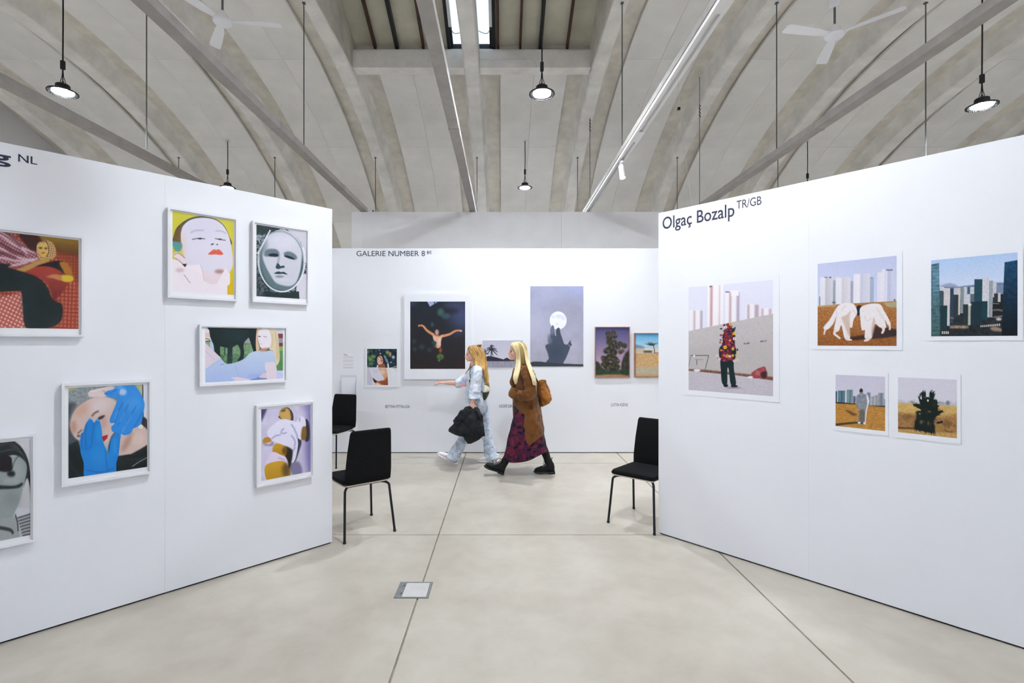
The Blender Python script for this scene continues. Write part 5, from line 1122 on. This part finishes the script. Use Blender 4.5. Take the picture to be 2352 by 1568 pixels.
def fuse(mb, voxel, name, parent, paint, smooth=2):
    """one continuous skin from overlapping closed forms"""
    l = parent.location
    me = bpy.data.meshes.new(name); me.from_pydata([(p_[0]-l.x, p_[1]-l.y, p_[2]-l.z) for p_ in mb.v], [], mb.f)
    bm = bmesh.new(); bm.from_mesh(me); bmesh.ops.recalc_face_normals(bm, faces=bm.faces); bm.to_mesh(me); bm.free()
    o = bpy.data.objects.new('tmp', me); COL.objects.link(o)
    md = o.modifiers.new('r', 'REMESH'); md.mode = 'VOXEL'; md.voxel_size = voxel; md.use_smooth_shade = True
    ms = o.modifiers.new('s', 'SMOOTH'); ms.factor = 0.5; ms.iterations = smooth
    dg = bpy.context.evaluated_depsgraph_get(); m2 = bpy.data.meshes.new_from_object(o.evaluated_get(dg)); bpy.data.objects.remove(o)
    m2.name = name
    n = len(m2.vertices); V = np.zeros(n*3, np.float32); m2.vertices.foreach_get('co', V); V = V.reshape(-1,3) + np.array(l[:])
    C = np.ones((n,4), np.float32); C[:, :3] = paint[0][:3]
    for cen, r_, c in paint[1:]:
        d = np.sqrt((((V-np.array(cen[:]))/np.array(r_))**2).sum(1)); k = np.clip(1.6-1.6*d, 0, 1)[:,None]; C[:, :3] = C[:, :3]*(1-k) + np.array(c[:3])*k
    a_ = m2.color_attributes.new('pigment', 'FLOAT_COLOR', 'POINT'); a_.data.foreach_set('color', C.ravel())
    m2.materials.clear(); m2.materials.append(MATS['skin'])
    m2.shade_smooth()
    o = bpy.data.objects.new(name, m2); COL.objects.link(o); o.parent = parent
    return o
def ball(c, r, n=14, k=9):
    rings = []
    r = r if isinstance(r, tuple) else (r, r, r)
    for i in range(k):
        a = -PI/2 + PI*(i+0.5)/k
        rings.append([(c[0]+r[0]*math.cos(a)*math.cos(2*PI*j/n), c[1]+r[1]*math.cos(a)*math.sin(2*PI*j/n), c[2]+r[2]*math.sin(a)) for j in range(n)])
    return MB().rings(rings)
def join(dst, *src):
    for s_ in src: dst.add(s_.v, s_.f)
    return dst
def hand(wrist, fwd, palm_n, curl, scale=1.0, thumb=1):
    """palm with five separate bent fingers; fwd = pointing direction, palm_n = direction the palm faces, curl in degrees per joint"""
    wrist, f_, nrm = Vector(wrist), Vector(fwd).normalized(), Vector(palm_n).normalized(); sd = f_.cross(nrm).normalized()*thumb
    m = MB(); S = scale
    c0 = wrist; c1 = wrist + f_*0.085*S
    m.tube([tuple(c0), tuple(c0+f_*0.03*S), tuple(c0+f_*0.06*S), tuple(c1)], [(0.024*S,0.016*S), (0.032*S,0.015*S), (0.037*S,0.014*S), (0.034*S,0.011*S)], 12, up=tuple(sd))
    for k, (o_, ln) in enumerate(((0.027, 0.068), (0.009, 0.076), (-0.009, 0.070), (-0.026, 0.054))):
        p_ = c1 + sd*o_*S - f_*0.012*S; d_ = f_.copy(); path = [tuple(p_)]; ang = 0
        for seg, fr in enumerate((0.45, 0.32, 0.23)):
            ang += math.radians(curl*(0.8 if seg == 0 else 1.0)); d_ = (f_*math.cos(ang) + nrm*math.sin(ang)).normalized(); p_ = p_ + d_*(ln*fr+(0.012 if seg == 0 else 0))*S; path.append(tuple(p_))
        m.tube(path, [0.0088*S, 0.0086*S, 0.0078*S, 0.0062*S], 8)
    p_ = wrist + f_*0.028*S + sd*0.024*S; path = [tuple(p_)]
    for d_, ln in (((f_*0.6+sd*0.75+nrm*0.25).normalized(), 0.036), ((f_*0.85+sd*0.3+nrm*0.4).normalized(), 0.030), ((f_*0.9+nrm*0.5).normalized(), 0.024)):
        p_ = p_ + d_*ln*S; path.append(tuple(p_))
    m.tube(path, [0.012*S, 0.0105*S, 0.0095*S, 0.007*S], 8)
    return m
def head_rows(rows, Y0, n=24): return loft([(a, y, b, y, h) for y, a, b, h in rows], Y0, n, 3, ex=0.95)
def hairdo(guides, Y0, n, cols, r0, r1, seed, wave=0.0, extra=(), cap=None, jit=0.006, gap=None):
    """guides: list of (s, [(x, y, depth offset) ...]); strands are interpolated between neighbouring guides, on both sides of the head"""
    rg = random.Random(seed); m = MB(); C = []
    def strand(path, ra, rb, c0, c1, k=5):
        P = smoothpts(path, 4); v0 = len(m.v); L_ = len(P)
        m.tube([tuple(q) for q in P], [ra*(1-(i/(L_-1))**2) + rb*(i/(L_-1))**2 for i in range(L_)], k)
        for i in range(L_):
            t = i/(L_-1); c = [c0[q]*(1-t)+c1[q]*t for q in range(3)]
            for _ in range(k): C.append((lin(c[0]), lin(c[1]), lin(c[2]), 1))
    if cap:
        m2 = loft([(a, y, b, y, h) for y, a, b, h in cap], Y0, 24, 3, ex=0.95); m.add(m2.v, m2.f); c = cols[1]; C += [(lin(c[0]), lin(c[1]), lin(c[2]), 1)]*len(m2.v)
    G = [(s, [np.array(q, float) for q in P]) for s, P in guides]
    for i in range(n):
        s = rg.random()
        while gap and gap[0] < s < gap[1]: s = rg.random()
        for (s0, P0), (s1, P1) in zip(G, G[1:]):
            if s0 <= s <= s1: break
        t = (s-s0)/(s1-s0+1e-9); side = 1 if rg.random() < 0.62 else -1
        w1, w2 = rg.uniform(-1, 1), rg.uniform(0, 6.28); path = []
        for k, (a, b) in enumerate(zip(P0, P1)):
            q = a*(1-t)+b*t; f_ = k/(len(P0)-1)
            q = q + np.array((rg.uniform(-1, 1)*jit*170*f_ + wave*math.sin(k*1.9+w2)*f_, rg.uniform(-1, 1)*4*f_*(1 if k == len(P0)-1 else 0.2), rg.uniform(-0.012, 0.004)*(0.4+f_)))
            if side < 0: q = np.array((q[0], q[1], -q[2]*0.95))
            path.append(tuple(A3(q, Y0)))
        b_ = rg.random(); c0 = [cols[0][q]*(1-b_)+cols[1][q]*b_ for q in range(3)]; b2 = min(1, max(0, b_+rg.uniform(-0.5, 0.3))); c1 = [cols[2][q]*(1-b2)+cols[0][q]*b2 for q in range(3)]
        strand(path, r0, r1, c0, c1)
    for P in extra:
        for k in range(6): strand([tuple(A3((q[0]+rg.uniform(-1.2,1.2), q[1]+rg.uniform(-1,1), q[2]+rg.uniform(-0.01,0.01)), Y0)) for q in P], r0*0.8, r1, cols[k % 3], cols[(k+1) % 3])
    m.c = C
    return m
def shoe_xf(heel, pitch, Y, roll=0.0):
    """local: +x towards the toe, z up, origin at the heel's bottom back edge; world: toe points to -x, raised by pitch"""
    p_ = at(heel[0], heel[1], Y); return Matrix.Translation(p_) @ Matrix.Rotation(PI + roll, 4, 'Z') @ Matrix.Rotation(-pitch, 4, 'Y')
def shoe_loft(rows, n=18):
    """rows (x, half width, z bottom, z top)"""
    rings = []
    for x, hw, z0, z1 in rows:
        rings.append([(x, hw*math.copysign(abs(math.cos(t))**0.7, math.cos(t)), (z0+z1)/2 + (z1-z0)/2*math.copysign(abs(math.sin(t))**0.7, math.sin(t))) for t in [2*PI*j/n for j in range(n)]])
    return MB().rings(rings)

# ---------------------------------------------------------------- woman in the brown coat
Y2 = 6.22
w2 = thing('person', 'woman with long blonde hair in a brown coat, floral skirt and black boots striding left', 'person', (at(1205, 1088, Y2).x, Y2, 0))
SK = rgb(226, 178, 162)
b = MB()
hr = [(785,1183,1196,.03),(788,1177,1202,.055),(794,1172.5,1206,.07),(802,1171,1208,.075),(808,1172,1207,.074),(814,1172,1203,.07),(819,1171.6,1198,.06),(823,1172,1193,.048),(826.5,1174.5,1187,.028)]
join(b, head_rows(hr, Y2))
join(b, limb([(1171.8,803,0),(1170.2,808,0),(1167.6,812.2,0),(1171,815,0)], [(.007,.010),(.008,.011),(.010,.015),(.006,.012)], Y2, 10, 4))           # nose
join(b, ball(A3((1170.3,817.4,0),Y2), (.009,.022,.005)), ball(A3((1170.8,819.8,0),Y2), (.009,.021,.006)), ball(A3((1173.6,824.6,0),Y2), (.014,.022,.012)))   # lips, chin
for s in (-1, 1): join(b, ball(A3((1179,812,s*.055),Y2), (.03,.018,.03)), ball(A3((1191,810,s*.073),Y2), (.016,.008,.026)))                           # cheeks, ears
join(b, limb([(1190,818,0),(1192,832,0),(1197,846,0)], [.055,.052,.07], Y2))
join(b, loft([(1190,838,1206,838,.07),(1185,845,1214,845,.16),(1182,862,1218,862,.17),(1185,885,1220,885,.15),(1187,908,1222,908,.14),(1185,935,1230,935,.165),(1190,950,1230,950,.16)], Y2, 24, 3))
for s in (-1, 1):
    sh, el = (1206, 850, s*.17), ((1217, 902, -.23) if s < 0 else (1207, 900, .22))
    wr_ = (1199, 905, -.15) if s < 0 else (1196, 896, .12)
    join(b, limb([sh, ((sh[0]+el[0])/2+1, (sh[1]+el[1])/2, (sh[2]+el[2])/2), el, ((el[0]+wr_[0])/2, (el[1]+wr_[1])/2+2, (el[2]+wr_[2])/2), wr_], [.05,.045,.04,.036,.027], Y2))
    join(b, hand(A3(wr_, Y2), (-0.55, -s*(-0.6) if s > 0 else 0.6, 0.1), (0.5, 0.75*(1 if s < 0 else -1), 0), 22, 0.95, -s))
LG2 = [[(1204,940,-.08),(1192,990,-.075),(1178,1026,-.06),(1160,1060,-.06),(1150,1080,-.06)], [(1215,940,.08),(1225,985,.09),(1243,1020,.05),(1256,1050,.02),(1262,1080,.02)]]
for P in LG2: join(b, limb(P, [.085,.066,.055,.042,.036], Y2))
body = fuse(b, 0.0055, 'body', w2, [SK, (A3((1170.5,818.5,0),Y2), (.016,.03,.011), rgb(196,104,104)), (A3((1178,814,-.06),Y2), (.035,.03,.03), rgb(229,172,158)), (A3((1176,802.4,-.045),Y2), (.022,.02,.005), rgb(150,110,78)), (A3((1176,802.4,.045),Y2), (.022,.02,.005), rgb(150,110,78))])
for s in (-1, 1):
    e = ball(A3((1175.2,806.6,s*.040),Y2), (.0115,.0115,.0085)).build('eye', 'eye_white', w2, True, True)
    ball(A3((1174.2,806.6,s*.0455),Y2), (.0075,.0075,.0078)).build('iris', 'iris_dark', e, True, True) if False else None
    q = ball(A3((1174.0,806.5,s*.0440),Y2), (.0078,.0095,.0080)); q.v = [(v[0]-w2.location.x, v[1]-w2.location.y, v[2]-w2.location.z) for v in q.v]; q.build('iris', 'iris_dark', e, True)
for P in LG2: limb(P, [.089,.070,.058,.046,.040], Y2).build('tights', 'black_tights', w2, True, True)
loft([(1184,840,1206,840,.10),(1178,862,1215,862,.165),(1174.5,885,1218,885,.15),(1178,908,1220,908,.145),(1180,940,1225,940,.165)], Y2, 28, 3).build('shirt', 'dark_tee', w2, True, True)
loft([(1183,938,1236,938,.165),(1178,962,1241,958,.18),(1172,985,1246,982,.195),(1166,1005,1249,1000,.2),(1162,1028,1252,1018,.195),(1155,1056,1256,1037,.185)], Y2, 56, 5, folds=0.06, nf=9, ph=0.4, lump=0.012, seed=3, hemwave=-0.028, ex=0.72).build('skirt', 'floral_skirt', w2, True, True)
loft([(1187,836,1205,834,.08),(1184,841,1212,840,.165),(1181,850,1218,849,.20),(1179.5,868,1223,868,.205),(1179,888,1229,888,.2),(1178.5,908,1235,906,.195),(1181,926,1239,924,.2),(1187,948,1242,946,.205),(1190,975,1245,966,.215),(1192,1000,1247,980,.215),(1193.5,1030,1248,991,.21)], Y2, 80, 9, folds=0.03, nf=8, ph=1.0, lump=0.012, seed=7, ridge=0.016).build('coat', 'brown_wool', w2, True, True)
loft([(1177,914,1190,914,.035,.13),(1177.5,940,1190,938,.035,.13),(1179,964,1189,958,.03,.12)], Y2, 18, 4, lump=0.006, seed=1).build('coat_front', 'brown_wool', w2, True, True)
limb([(1207,846,-.165),(1214,862,-.215),(1218,884,-.24),(1217,901,-.245),(1206,908,-.24),(1192,907,-.225),(1182,904,-.20),(1178,902,-.185)], [.068,.075,.075,.072,.064,.058,.053,.047], Y2, 34, 10, 0.010, 4, ridge=0.013).build('sleeve', 'brown_wool', w2, True, True)
limb([(1186,905,-.205),(1181,903.5,-.198),(1176,901,-.18),(1174,900,-.172)], [.060,.065,.062,.050], Y2, 26, 5, 0.004, 2, ridge=0.006).build('cuff', 'brown_wool', w2, True, True)
limb([(1203,846,.165),(1208,870,.21),(1208,893,.22),(1195,897,.2),(1180,889,.15)], [.07,.08,.075,.066,.06], Y2, 18, 5, 0.01, 6).build('sleeve', 'brown_wool', w2, True, True)
limb([(1184,846,-.09),(1180,862,-.12),(1175.5,878,-.09),(1179,886,-.10),(1182,905,-.10),(1186,925,-.13)], [(.022,.03)]*6, Y2, 12, 5, 0.006, 3).build('lapel', 'brown_wool', w2, True, True)
limb([(1217,934,-.202),(1222,937,-.212),(1228,933,-.208)], [(.005,.007),(.006,.009),(.004,.006)], Y2, 8, 5).build('pocket_opening', 'pocket_dark', w2, True, True)
hairdo([(0.0, [(1176,788,-.025),(1175,793,-.066),(1183,806,-.088),(1186,824,-.092),(1184,846,-.14),(1180,866,-.215),(1183,879,-.225)]),
        (0.42, [(1188,784.5,-.025),(1190,792,-.085),(1194,808,-.098),(1195,826,-.105),(1195,845,-.18),(1191,862,-.235),(1187,878,-.235)]),
        (0.56, [(1191,784.5,-.022),(1199,793,-.078),(1205,810,-.090),(1208,828,-.135),(1214,846,-.268),(1221,864,-.332),(1225,880,-.335)]),
        (1.0, [(1194,784.5,-.005),(1205,793,-.012),(1211,810,-.015),(1215,830,-.06),(1222,848,-.205),(1228,866,-.285),(1231,882,-.305)])],
       Y2, 380, [(228,208,158), (190,164,108), (240,228,190)], 0.0085, 0.003, 5, 0.9, [],
       [(784.2,1182,1197,.032),(787,1176,1203,.06),(792,1173.5,1208,.076),(799,1180,1210.5,.083),(808,1187,1211,.084),(818,1190,1211,.08),(828,1193,1211,.072),(840,1197,1213,.06)], gap=(0.40, 0.55)).build('hair', 'hair_strands', w2, True, True)
def boot(heel, pitch, Y, shaft_lean):
    M = shoe_xf(heel, pitch, Y); L_ = 0.255
    o = shoe_loft([(0.0,.020,.030,.10),(0.012,.034,.026,.14),(0.05,.038,.028,.155),(0.085,.038,.03,.150),(0.115,.038,.03,.125),(0.15,.040,.03,.100),(0.19,.044,.03,.086),(0.225,.040,.03,.075),(0.246,.026,.032,.062),(0.252,.012,.034,.052)]).xform(M).build('boot', 'boot_leather', w2, True, True)
    sh = MB(); rings = []
    for z, x0, x1, hw in ((0.10,0.004,0.098,.037),(0.135,0.006,0.096,.038),(0.165,0.010,0.096,.041),(0.19,0.012,0.098,.043),(0.196,0.016,0.095,.039)):
        rings.append([((x0+x1)/2 - shaft_lean*(z-0.1) + (x1-x0)/2*math.cos(t), hw*math.sin(t), z) for t in [2*PI*j/18 for j in range(18)]])
    loc = lambda q: q
    def sub(mb, nm, mt): 
        mb.xform(M); mb.v = [(v[0]-w2.location.x, v[1]-w2.location.y, v[2]-w2.location.z) for v in mb.v]; mb.build(nm, mt, o, 40)
    sub(sh.rings(rings), 'shaft', 'boot_leather')
    sub(shoe_loft([(-0.006,.024,.0,.034),(0.006,.040,.0,.036),(0.06,.043,.0,.036),(0.075,.043,.004,.036),(0.08,.043,.012,.036),(0.12,.044,.010,.036),(0.19,.049,.006,.036),(0.235,.043,.010,.037),(0.255,.028,.016,.038),(0.262,.012,.022,.037)]), 'sole', 'boot_sole')
    for k in range(5):
        x, z = ((0.150, .102), (0.134, .113), (0.119, .127), (0.106, .146), (0.101, .168))[k]; x -= shaft_lean*max(0, z-0.12)
        sub(MB().tube([(x-0.010, -.034, z-.006), (x, -.018, z), (x+0.002, 0, z+.003), (x, .018, z), (x-0.010, .034, z-.006)], 0.0034, 6), 'lace', 'lace_pale')
    sub(MB().tube(smoothpts([(0.098,.02,.186),(0.125,.034,.178),(0.142,.040,.145),(0.128,.042,.125),(0.112,.036,.15),(0.10,.02,.18)], 4), 0.003, 6), 'lace', 'strap_black')
    sub(MB().tube(smoothpts([(0.012-shaft_lean*.085,0,.185),(0.002-shaft_lean*.09,0,.196),(0.004-shaft_lean*.1,0,.206),(0.014-shaft_lean*.09,0,.196)], 4), (0.003), 6), 'pull_tab', 'strap_black')
boot((1155.5, 1090.5), math.radians(20), Y2-.06, 0.15)
boot((1273.5, 1087.4), 0.0, Y2+.02, -0.26)
# her backpack
bp_ = thing('backpack', 'slouchy tan suede backpack on the back of the woman in brown', 'backpack', (at(1250, 905, Y2).x, Y2, at(1250, 933, Y2).z))
loft([(1238,876,1252,875,.07,.0),(1236,880,1253,879,.085,.0),(1233,890,1258,889,.125,.0),(1234,903,1263,902,.15,.0),(1238,916,1266.5,914,.155,.0),(1241,926,1260,924,.13,.0),(1243,933,1250,931,.06,.0)], Y2+.0, 54, 9, folds=0.02, nf=6, lump=0.016, seed=12, ridge=0.02).build('bag_body', 'suede_tan', bp_, True, True)
limb([(1236,878,-.09),(1242,873.5,-.10),(1251,873.5,-.07),(1253,875.5,.0),(1250,874.5,.07),(1240,875,.09),(1235,878,.0),(1236,878,-.09)], [.010]*8, Y2, 8, 4, 0.003).build('drawstring_hem', 'suede_tan', bp_, True, True)
for s in (-1, 1): limb([(1239,884,s*.09),(1229,866,s*.13),(1214,842,s*.135),(1196,846,s*.15),(1189,866,s*.17)], [(.006,.02)]*5, Y2, 8, 5).build('shoulder_strap', 'suede_tan', bp_, True, True)

# ---------------------------------------------------------------- woman in pale blue
Y1 = 6.75
w1 = thing('person', 'woman in a pale blue tie-dye suit and white trainers striding left with one arm out', 'person', (at(1092, 1065, Y1).x, Y1, 0))
SK1 = rgb(226, 178, 158)
b = MB()
hr = [(794,1081,1095,.03),(798,1075,1103,.058),(804,1072.4,1107,.072),(811,1071.4,1108,.075),(817,1072.2,1107,.073),(822,1072,1103,.066),(826,1072.6,1096,.052),(829.5,1075.5,1088,.028)]
join(b, head_rows(hr, Y1))
join(b, limb([(1072,811,0),(1070.7,815,0),(1068.8,818.8,0),(1071.6,821.2,0)], [(.007,.010),(.008,.011),(.010,.015),(.006,.012)], Y1, 10, 4))
join(b, ball(A3((1071,823.2,0),Y1), (.009,.021,.005)), ball(A3((1071.5,825.2,0),Y1), (.009,.020,.006)), ball(A3((1074.4,828.2,0),Y1), (.013,.022,.011)))
for s in (-1, 1): join(b, ball(A3((1080,817,s*.055),Y1), (.03,.018,.03)), ball(A3((1090,816,s*.073),Y1), (.015,.008,.025)))
join(b, limb([(1088,822,0),(1090,834,0),(1094,845,0)], [.055,.05,.068], Y1))
join(b, loft([(1088,838,1101,838,.06),(1081,846,1110,846,.15),(1076,862,1112,862,.16),(1078,885,1111,885,.14),(1079,905,1112,905,.135),(1080,925,1118,925,.16),(1086,938,1116,938,.15)], Y1, 24, 3))
near = [(1098,848,-.155),(1096,870,-.19),(1092,895,-.225),(1088,912,-.27),(1085.5,925,-.315)]; far_ = [(1090,850,.155),(1078,864,.19),(1058,880,.2),(1040,879,.2),(1021,878.6,.2)]
join(b, limb(near, [.05,.046,.038,.033,.025], Y1), limb(far_, [.05,.046,.039,.035,.024], Y1))
join(b, hand(A3((1085.5,923,-.31),Y1), (-0.12, -0.22, -1), (-0.2, 1, 0), 30, 1.0, 1))
join(b, hand(A3((1022,878.5,.2),Y1), (-1, 0, 0.05), (0.0, 0.25, -1), 26, 1.05, -1))
LG1 = [[(1096,930,-.085),(1080,972,-.1),(1060,1012,-.1),(1044,1046,-.1),(1041,1060,-.1)], [(1106,930,.085),(1113,970,.09),(1122,1012,.09),(1131,1046,.085),(1132,1056,.085)]]
for P in LG1: join(b, limb(P, [.080,.056,.044,.034,.030], Y1))
fuse(b, 0.0055, 'body', w1, [SK1, (A3((1071,824,0),Y1), (.016,.028,.011), rgb(202,116,110)), (A3((1079,819,-.06),Y1), (.035,.03,.03), rgb(229,174,154)), (A3((1076.5,810,-.045),Y1), (.02,.02,.005), rgb(140,98,66)), (A3((1076.5,810,.045),Y1), (.02,.02,.005), rgb(140,98,66)), (A3((1010,879,.2),Y1), (.05,.06,.06), rgb(226,150,138))])
for s in (-1, 1):
    e = ball(A3((1075.6,813.4,s*.041),Y1), (.0115,.0115,.0085)).build('eye', 'eye_white', w1, True, True)
    q = ball(A3((1074.4,813.3,s*.0450),Y1), (.0078,.0095,.0080)); q.v = [(v[0]-w1.location.x, v[1]-w1.location.y, v[2]-w1.location.z) for v in q.v]; q.build('iris', 'iris_dark', e, True)
# trousers: hips and two flared legs in one garment
tr = loft([(1078,910,1114,912,.15),(1078,925,1118,926,.17),(1082,938,1118,938,.165),(1088,948,1114,948,.13)], Y1, 30, 3)
join(tr, limb([(1095,930,-.082),(1082,968,-.1),(1067,1000,-.1),(1052,1030,-.1),(1037,1054,-.1)], [.09,.076,.066,.074,.088], Y1, 34, 11, 0.010, 8, ridge=0.012), limb([(1106,930,.08),(1112,968,.09),(1119,1003,.09),(1125,1030,.085),(1129,1053,.085)], [.09,.074,.070,.080,.092], Y1, 34, 11, 0.010, 9, ridge=0.012))
tr.build('trousers', 'tie_dye_trousers', w1, True, True)
loft([(1087,837,1102,836,.07),(1083,842,1108,841,.15),(1078,850,1112,849,.178),(1073,862,1114,862,.18),(1071,878,1114,878,.175),(1071,895,1114,895,.17),(1070.5,908,1115,910,.175),(1070,920,1119,931,.185)], Y1, 64, 9, folds=0.045, nf=8, ph=0.7, lump=0.008, seed=21, hemwave=0.01, ridge=0.012).build('tunic', 'tie_dye', w1, True, True)
limb([(1099,845,-.14),(1096,858,-.19),(1093,878,-.215),(1091,900,-.235),(1090,918,-.255)], [(.058,.058),(.082,.064),(.090,.066),(.094,.068),(.098,.070)], Y1, 36, 10, 0.008, 5, ridge=0.012).build('sleeve', 'tie_dye', w1, True, True)
limb([(1090,847,.14),(1080,860,.185),(1066,872,.2),(1053,880,.2),(1047,881,.2)], [.058,.066,.066,.060,.056], Y1, 30, 9, 0.008, 6, ridge=0.010).build('sleeve', 'tie_dye', w1, True, True)
hairdo([(0.0, [(1079,796,-.03),(1076,801,-.062),(1082,811,-.086),(1088,820,-.092),(1093,832,-.11),(1095,845,-.165)]),
        (0.35, [(1086,793.5,-.03),(1090,799,-.075),(1096,812,-.092),(1099,824,-.098),(1101,836,-.12),(1101,850,-.18)]),
        (0.6, [(1090,793.5,-.02),(1101,800,-.06),(1109,814,-.08),(1112,828,-.09),(1111,840,-.13),(1110,852,-.17)]),
        (0.72, [(1091,793.5,-.015),(1103,801,-.045),(1111,816,-.055),(1115,836,-.055),(1116,858,-.07),(1117,880,-.075)]),
        (1.0, [(1093,793.5,-.004),(1107,802,-.008),(1114,818,-.01),(1117,840,-.012),(1119,864,-.03),(1121,888,-.035)])],
       Y1, 340, [(198,152,80), (104,68,28), (226,186,112)], 0.0085, 0.0032, 9, 3.4, [[(1084,832,.10),(1080,842,.13),(1073,853,.15),(1066,863,.155)], [(1082,834,.11),(1077,846,.14),(1070,858,.155)]],
       [(793.2,1081,1096,.032),(796,1076,1103,.062),(801,1074,1108,.076),(808,1082,1111,.083),(817,1088,1113,.084),(826,1092,1113,.078),(838,1097,1113,.066)]).build('hair', 'hair_strands', w1, True, True)
cl = limb([(1094,797,-.02),(1099,794.5,-.02),(1106,792.5,-.015)], [.014,.024,.014], Y1, 10, 4); join(cl, limb([(1099,797,-.03),(1101,801,-.05),(1104,803,-.06)], [.010,.008,.004], Y1, 8, 3)); cl.build('hair_clip', 'clip_brown', w1, True, True)
def trainer(heel, pitch, Y):
    M = shoe_xf(heel, pitch, Y)
    o = shoe_loft([(-0.004,.020,.040,.090),(0.012,.034,.034,.115),(0.05,.039,.034,.118),(0.09,.039,.034,.108),(0.13,.041,.034,.098),(0.18,.045,.032,.084),(0.23,.043,.030,.070),(0.265,.033,.030,.058),(0.281,.015,.032,.046)]).xform(M).build('trainer', 'shoe_white', w1, True, True)
    def sub(mb, nm, mt):
        mb.xform(M); mb.v = [(v[0]-w1.location.x, v[1]-w1.location.y, v[2]-w1.location.z) for v in mb.v]; mb.build(nm, mt, o, 40)
    sub(shoe_loft([(-0.014,.026,.008,.044),(0.006,.044,.0,.046),(0.04,.047,.0,.045),(0.06,.047,.004,.044),(0.08,.047,.0,.042),(0.12,.046,.004,.041),(0.16,.050,.0,.040),(0.19,.052,.0,.038),(0.25,.048,.004,.037),(0.284,.032,.012,.038),(0.294,.013,.020,.037)]), 'sole', 'shoe_white')
    for x in (0.026, 0.072):
        for s in (-1, 1): sub(MB().add([(x, s*.044, .036), (x+.020, s*.044, .036), (x+.010, s*.045, .016), (x, s*.0495, .036), (x+.020, s*.0495, .036), (x+.010, s*.0495, .016)], [(0,1,2), (5,4,3), (0,3,4,1), (1,4,5,2), (2,5,3,0)]), 'sole_plug', 'shoe_black')
    for s in (-1, 1):
        sub(MB().tube([(0.105, s*.039, .080), (0.135, s*.042, .068), (0.165, s*.0445, .054)], (0.006), 8), 'side_stripe', 'shoe_red'); sub(MB().tube([(0.135, s*.0405, .082), (0.160, s*.043, .070), (0.185, s*.0455, .056)], (0.0055), 8), 'side_stripe', 'shoe_gold')
    for k in range(4): sub(MB().tube([(0.128+k*0.02, -.030, .084-k*.006), (0.138+k*0.02, 0, .100-k*.0068), (0.128+k*0.02, .030, .084-k*.006)], 0.0035, 6), 'lace', 'lace_pale')
    sub(MB().tube([(0.012, -.030, .108), (0.0, 0, .114), (0.012, .030, .108), (0.06, .036, .114), (0.10, .02, .112), (0.105, 0, .114), (0.10, -.02, .112), (0.06, -.036, .114), (0.012, -.030, .108)], 0.006, 6), 'collar', 'shoe_white')
trainer((1047, 1067.2), math.radians(27), Y1-.1)
trainer((1145.5, 1061.6), 0.0, Y1+.085)
# what she carries
jk = thing('held_jacket', 'charcoal jacket hanging from the near hand of the woman in pale blue', 'jacket', (at(1075, 970, Y1-.27).x, Y1-.27, at(1075, 1019, Y1-.27).z))
loft([(1082,932,1089,931,.020),(1072,938,1096,936,.040),(1058,944,1101,942,.075),(1047,960,1105,957,.085),(1037,975,1108,972,.09),(1031,985,1110,984,.085),(1038,994,1111,994,.08),(1056,1001,1111,1001,.07)], Y1-.27, 84, 11, folds=0.05, nf=7, ph=1.4, lump=0.025, seed=31, ridge=0.03, rs=5.0).build('jacket_body', 'charcoal_cloth', jk, True, True)
loft([(1060,994,1108,996,.05),(1066,1006,1106,1005,.045),(1070,1013,1100,1010,.035),(1073,1019,1084,1018,.015)], Y1-.25, 30, 4, folds=0.06, nf=5, lump=0.02, seed=33).build('lining', 'strap_black', jk, True, True)
limb([(1088,936,-.31),(1077,942,-.34),(1065,952,-.36),(1052,968,-.35),(1043,984,-.34)], [(.04,.02),(.06,.026),(.062,.03),(.055,.03),(.04,.024)], Y1, 30, 10, 0.014, 11, ridge=0.016).build('jacket_sleeve', 'charcoal_cloth', jk, True, True)
limb([(1089,936,-.31),(1098,948,-.35),(1104,965,-.36)], [(.012,.01),(.016,.012),(.012,.01)], Y1, 8, 5, 0.004).build('collar_fold', 'strap_black', jk, True, True)
bb = thing('sling_bag', 'small olive and cream sling bag across the back of the woman in pale blue', 'bag', (at(1115, 902, Y1).x, Y1, at(1115, 920, Y1).z))
loft([(1109,893,1124,893,.10),(1107,900,1124.5,898,.115),(1107,908,1122,906,.11),(1108,915,1118,914,.09),(1109,920,1114,919.5,.05)], Y1-.03, 26, 4, lump=0.006, seed=5).build('bag_body', 'olive_nylon', bb, True, True)
loft([(1113,882.5,1117,882,.04),(1110,886,1121,885.5,.08),(1107.5,893,1124.5,892,.108),(1106.8,900,1125,897.5,.119)], Y1-.03, 26, 4, lump=0.004, seed=6).build('bag_flap', 'cream_nylon', bb, True, True)
limb([(1108,900,-.12),(1100,896,-.185),(1087,889,-.19),(1082,874,-.187),(1079.5,858,-.172),(1081,846,-.13),(1090,837.5,-.03),(1100,838.5,.08),(1112,850,.13),(1116,872,.08),(1117,884,.0)], [(.003,.011)]*11, Y1, 8, 5).build('strap', 'strap_black', bb, True, True)
limb([(1078.5,872,-.20),(1082,880,-.203),(1087,889,-.20)], [(.009,.016),(.010,.018),(.007,.014)], Y1, 8, 3).build('strap_pad', 'strap_black', bb, True, True)
ph_ = thing('pink_pouch', 'small pink pouch tucked between the outstretched sleeve and the pale blue tunic', 'pouch', tuple(at(1065, 887, Y1+.155)))
q0, q1 = at(1057, 887, Y1+.155), at(1074, 878.5, Y1+.155)
MB().box(q0.x, q1.x, Y1+.135, Y1+.165, q0.z, q1.z, 0.006).build('pouch_body', 'pink_plastic', ph_, 40, True)
MB().box(q1.x-0.012, q1.x+0.002, Y1+.132, Y1+.136, (q0.z+q1.z)/2-0.008, (q0.z+q1.z)/2+0.004, 0.0015).build('clasp', 'shoe_red', ph_, 40, True)
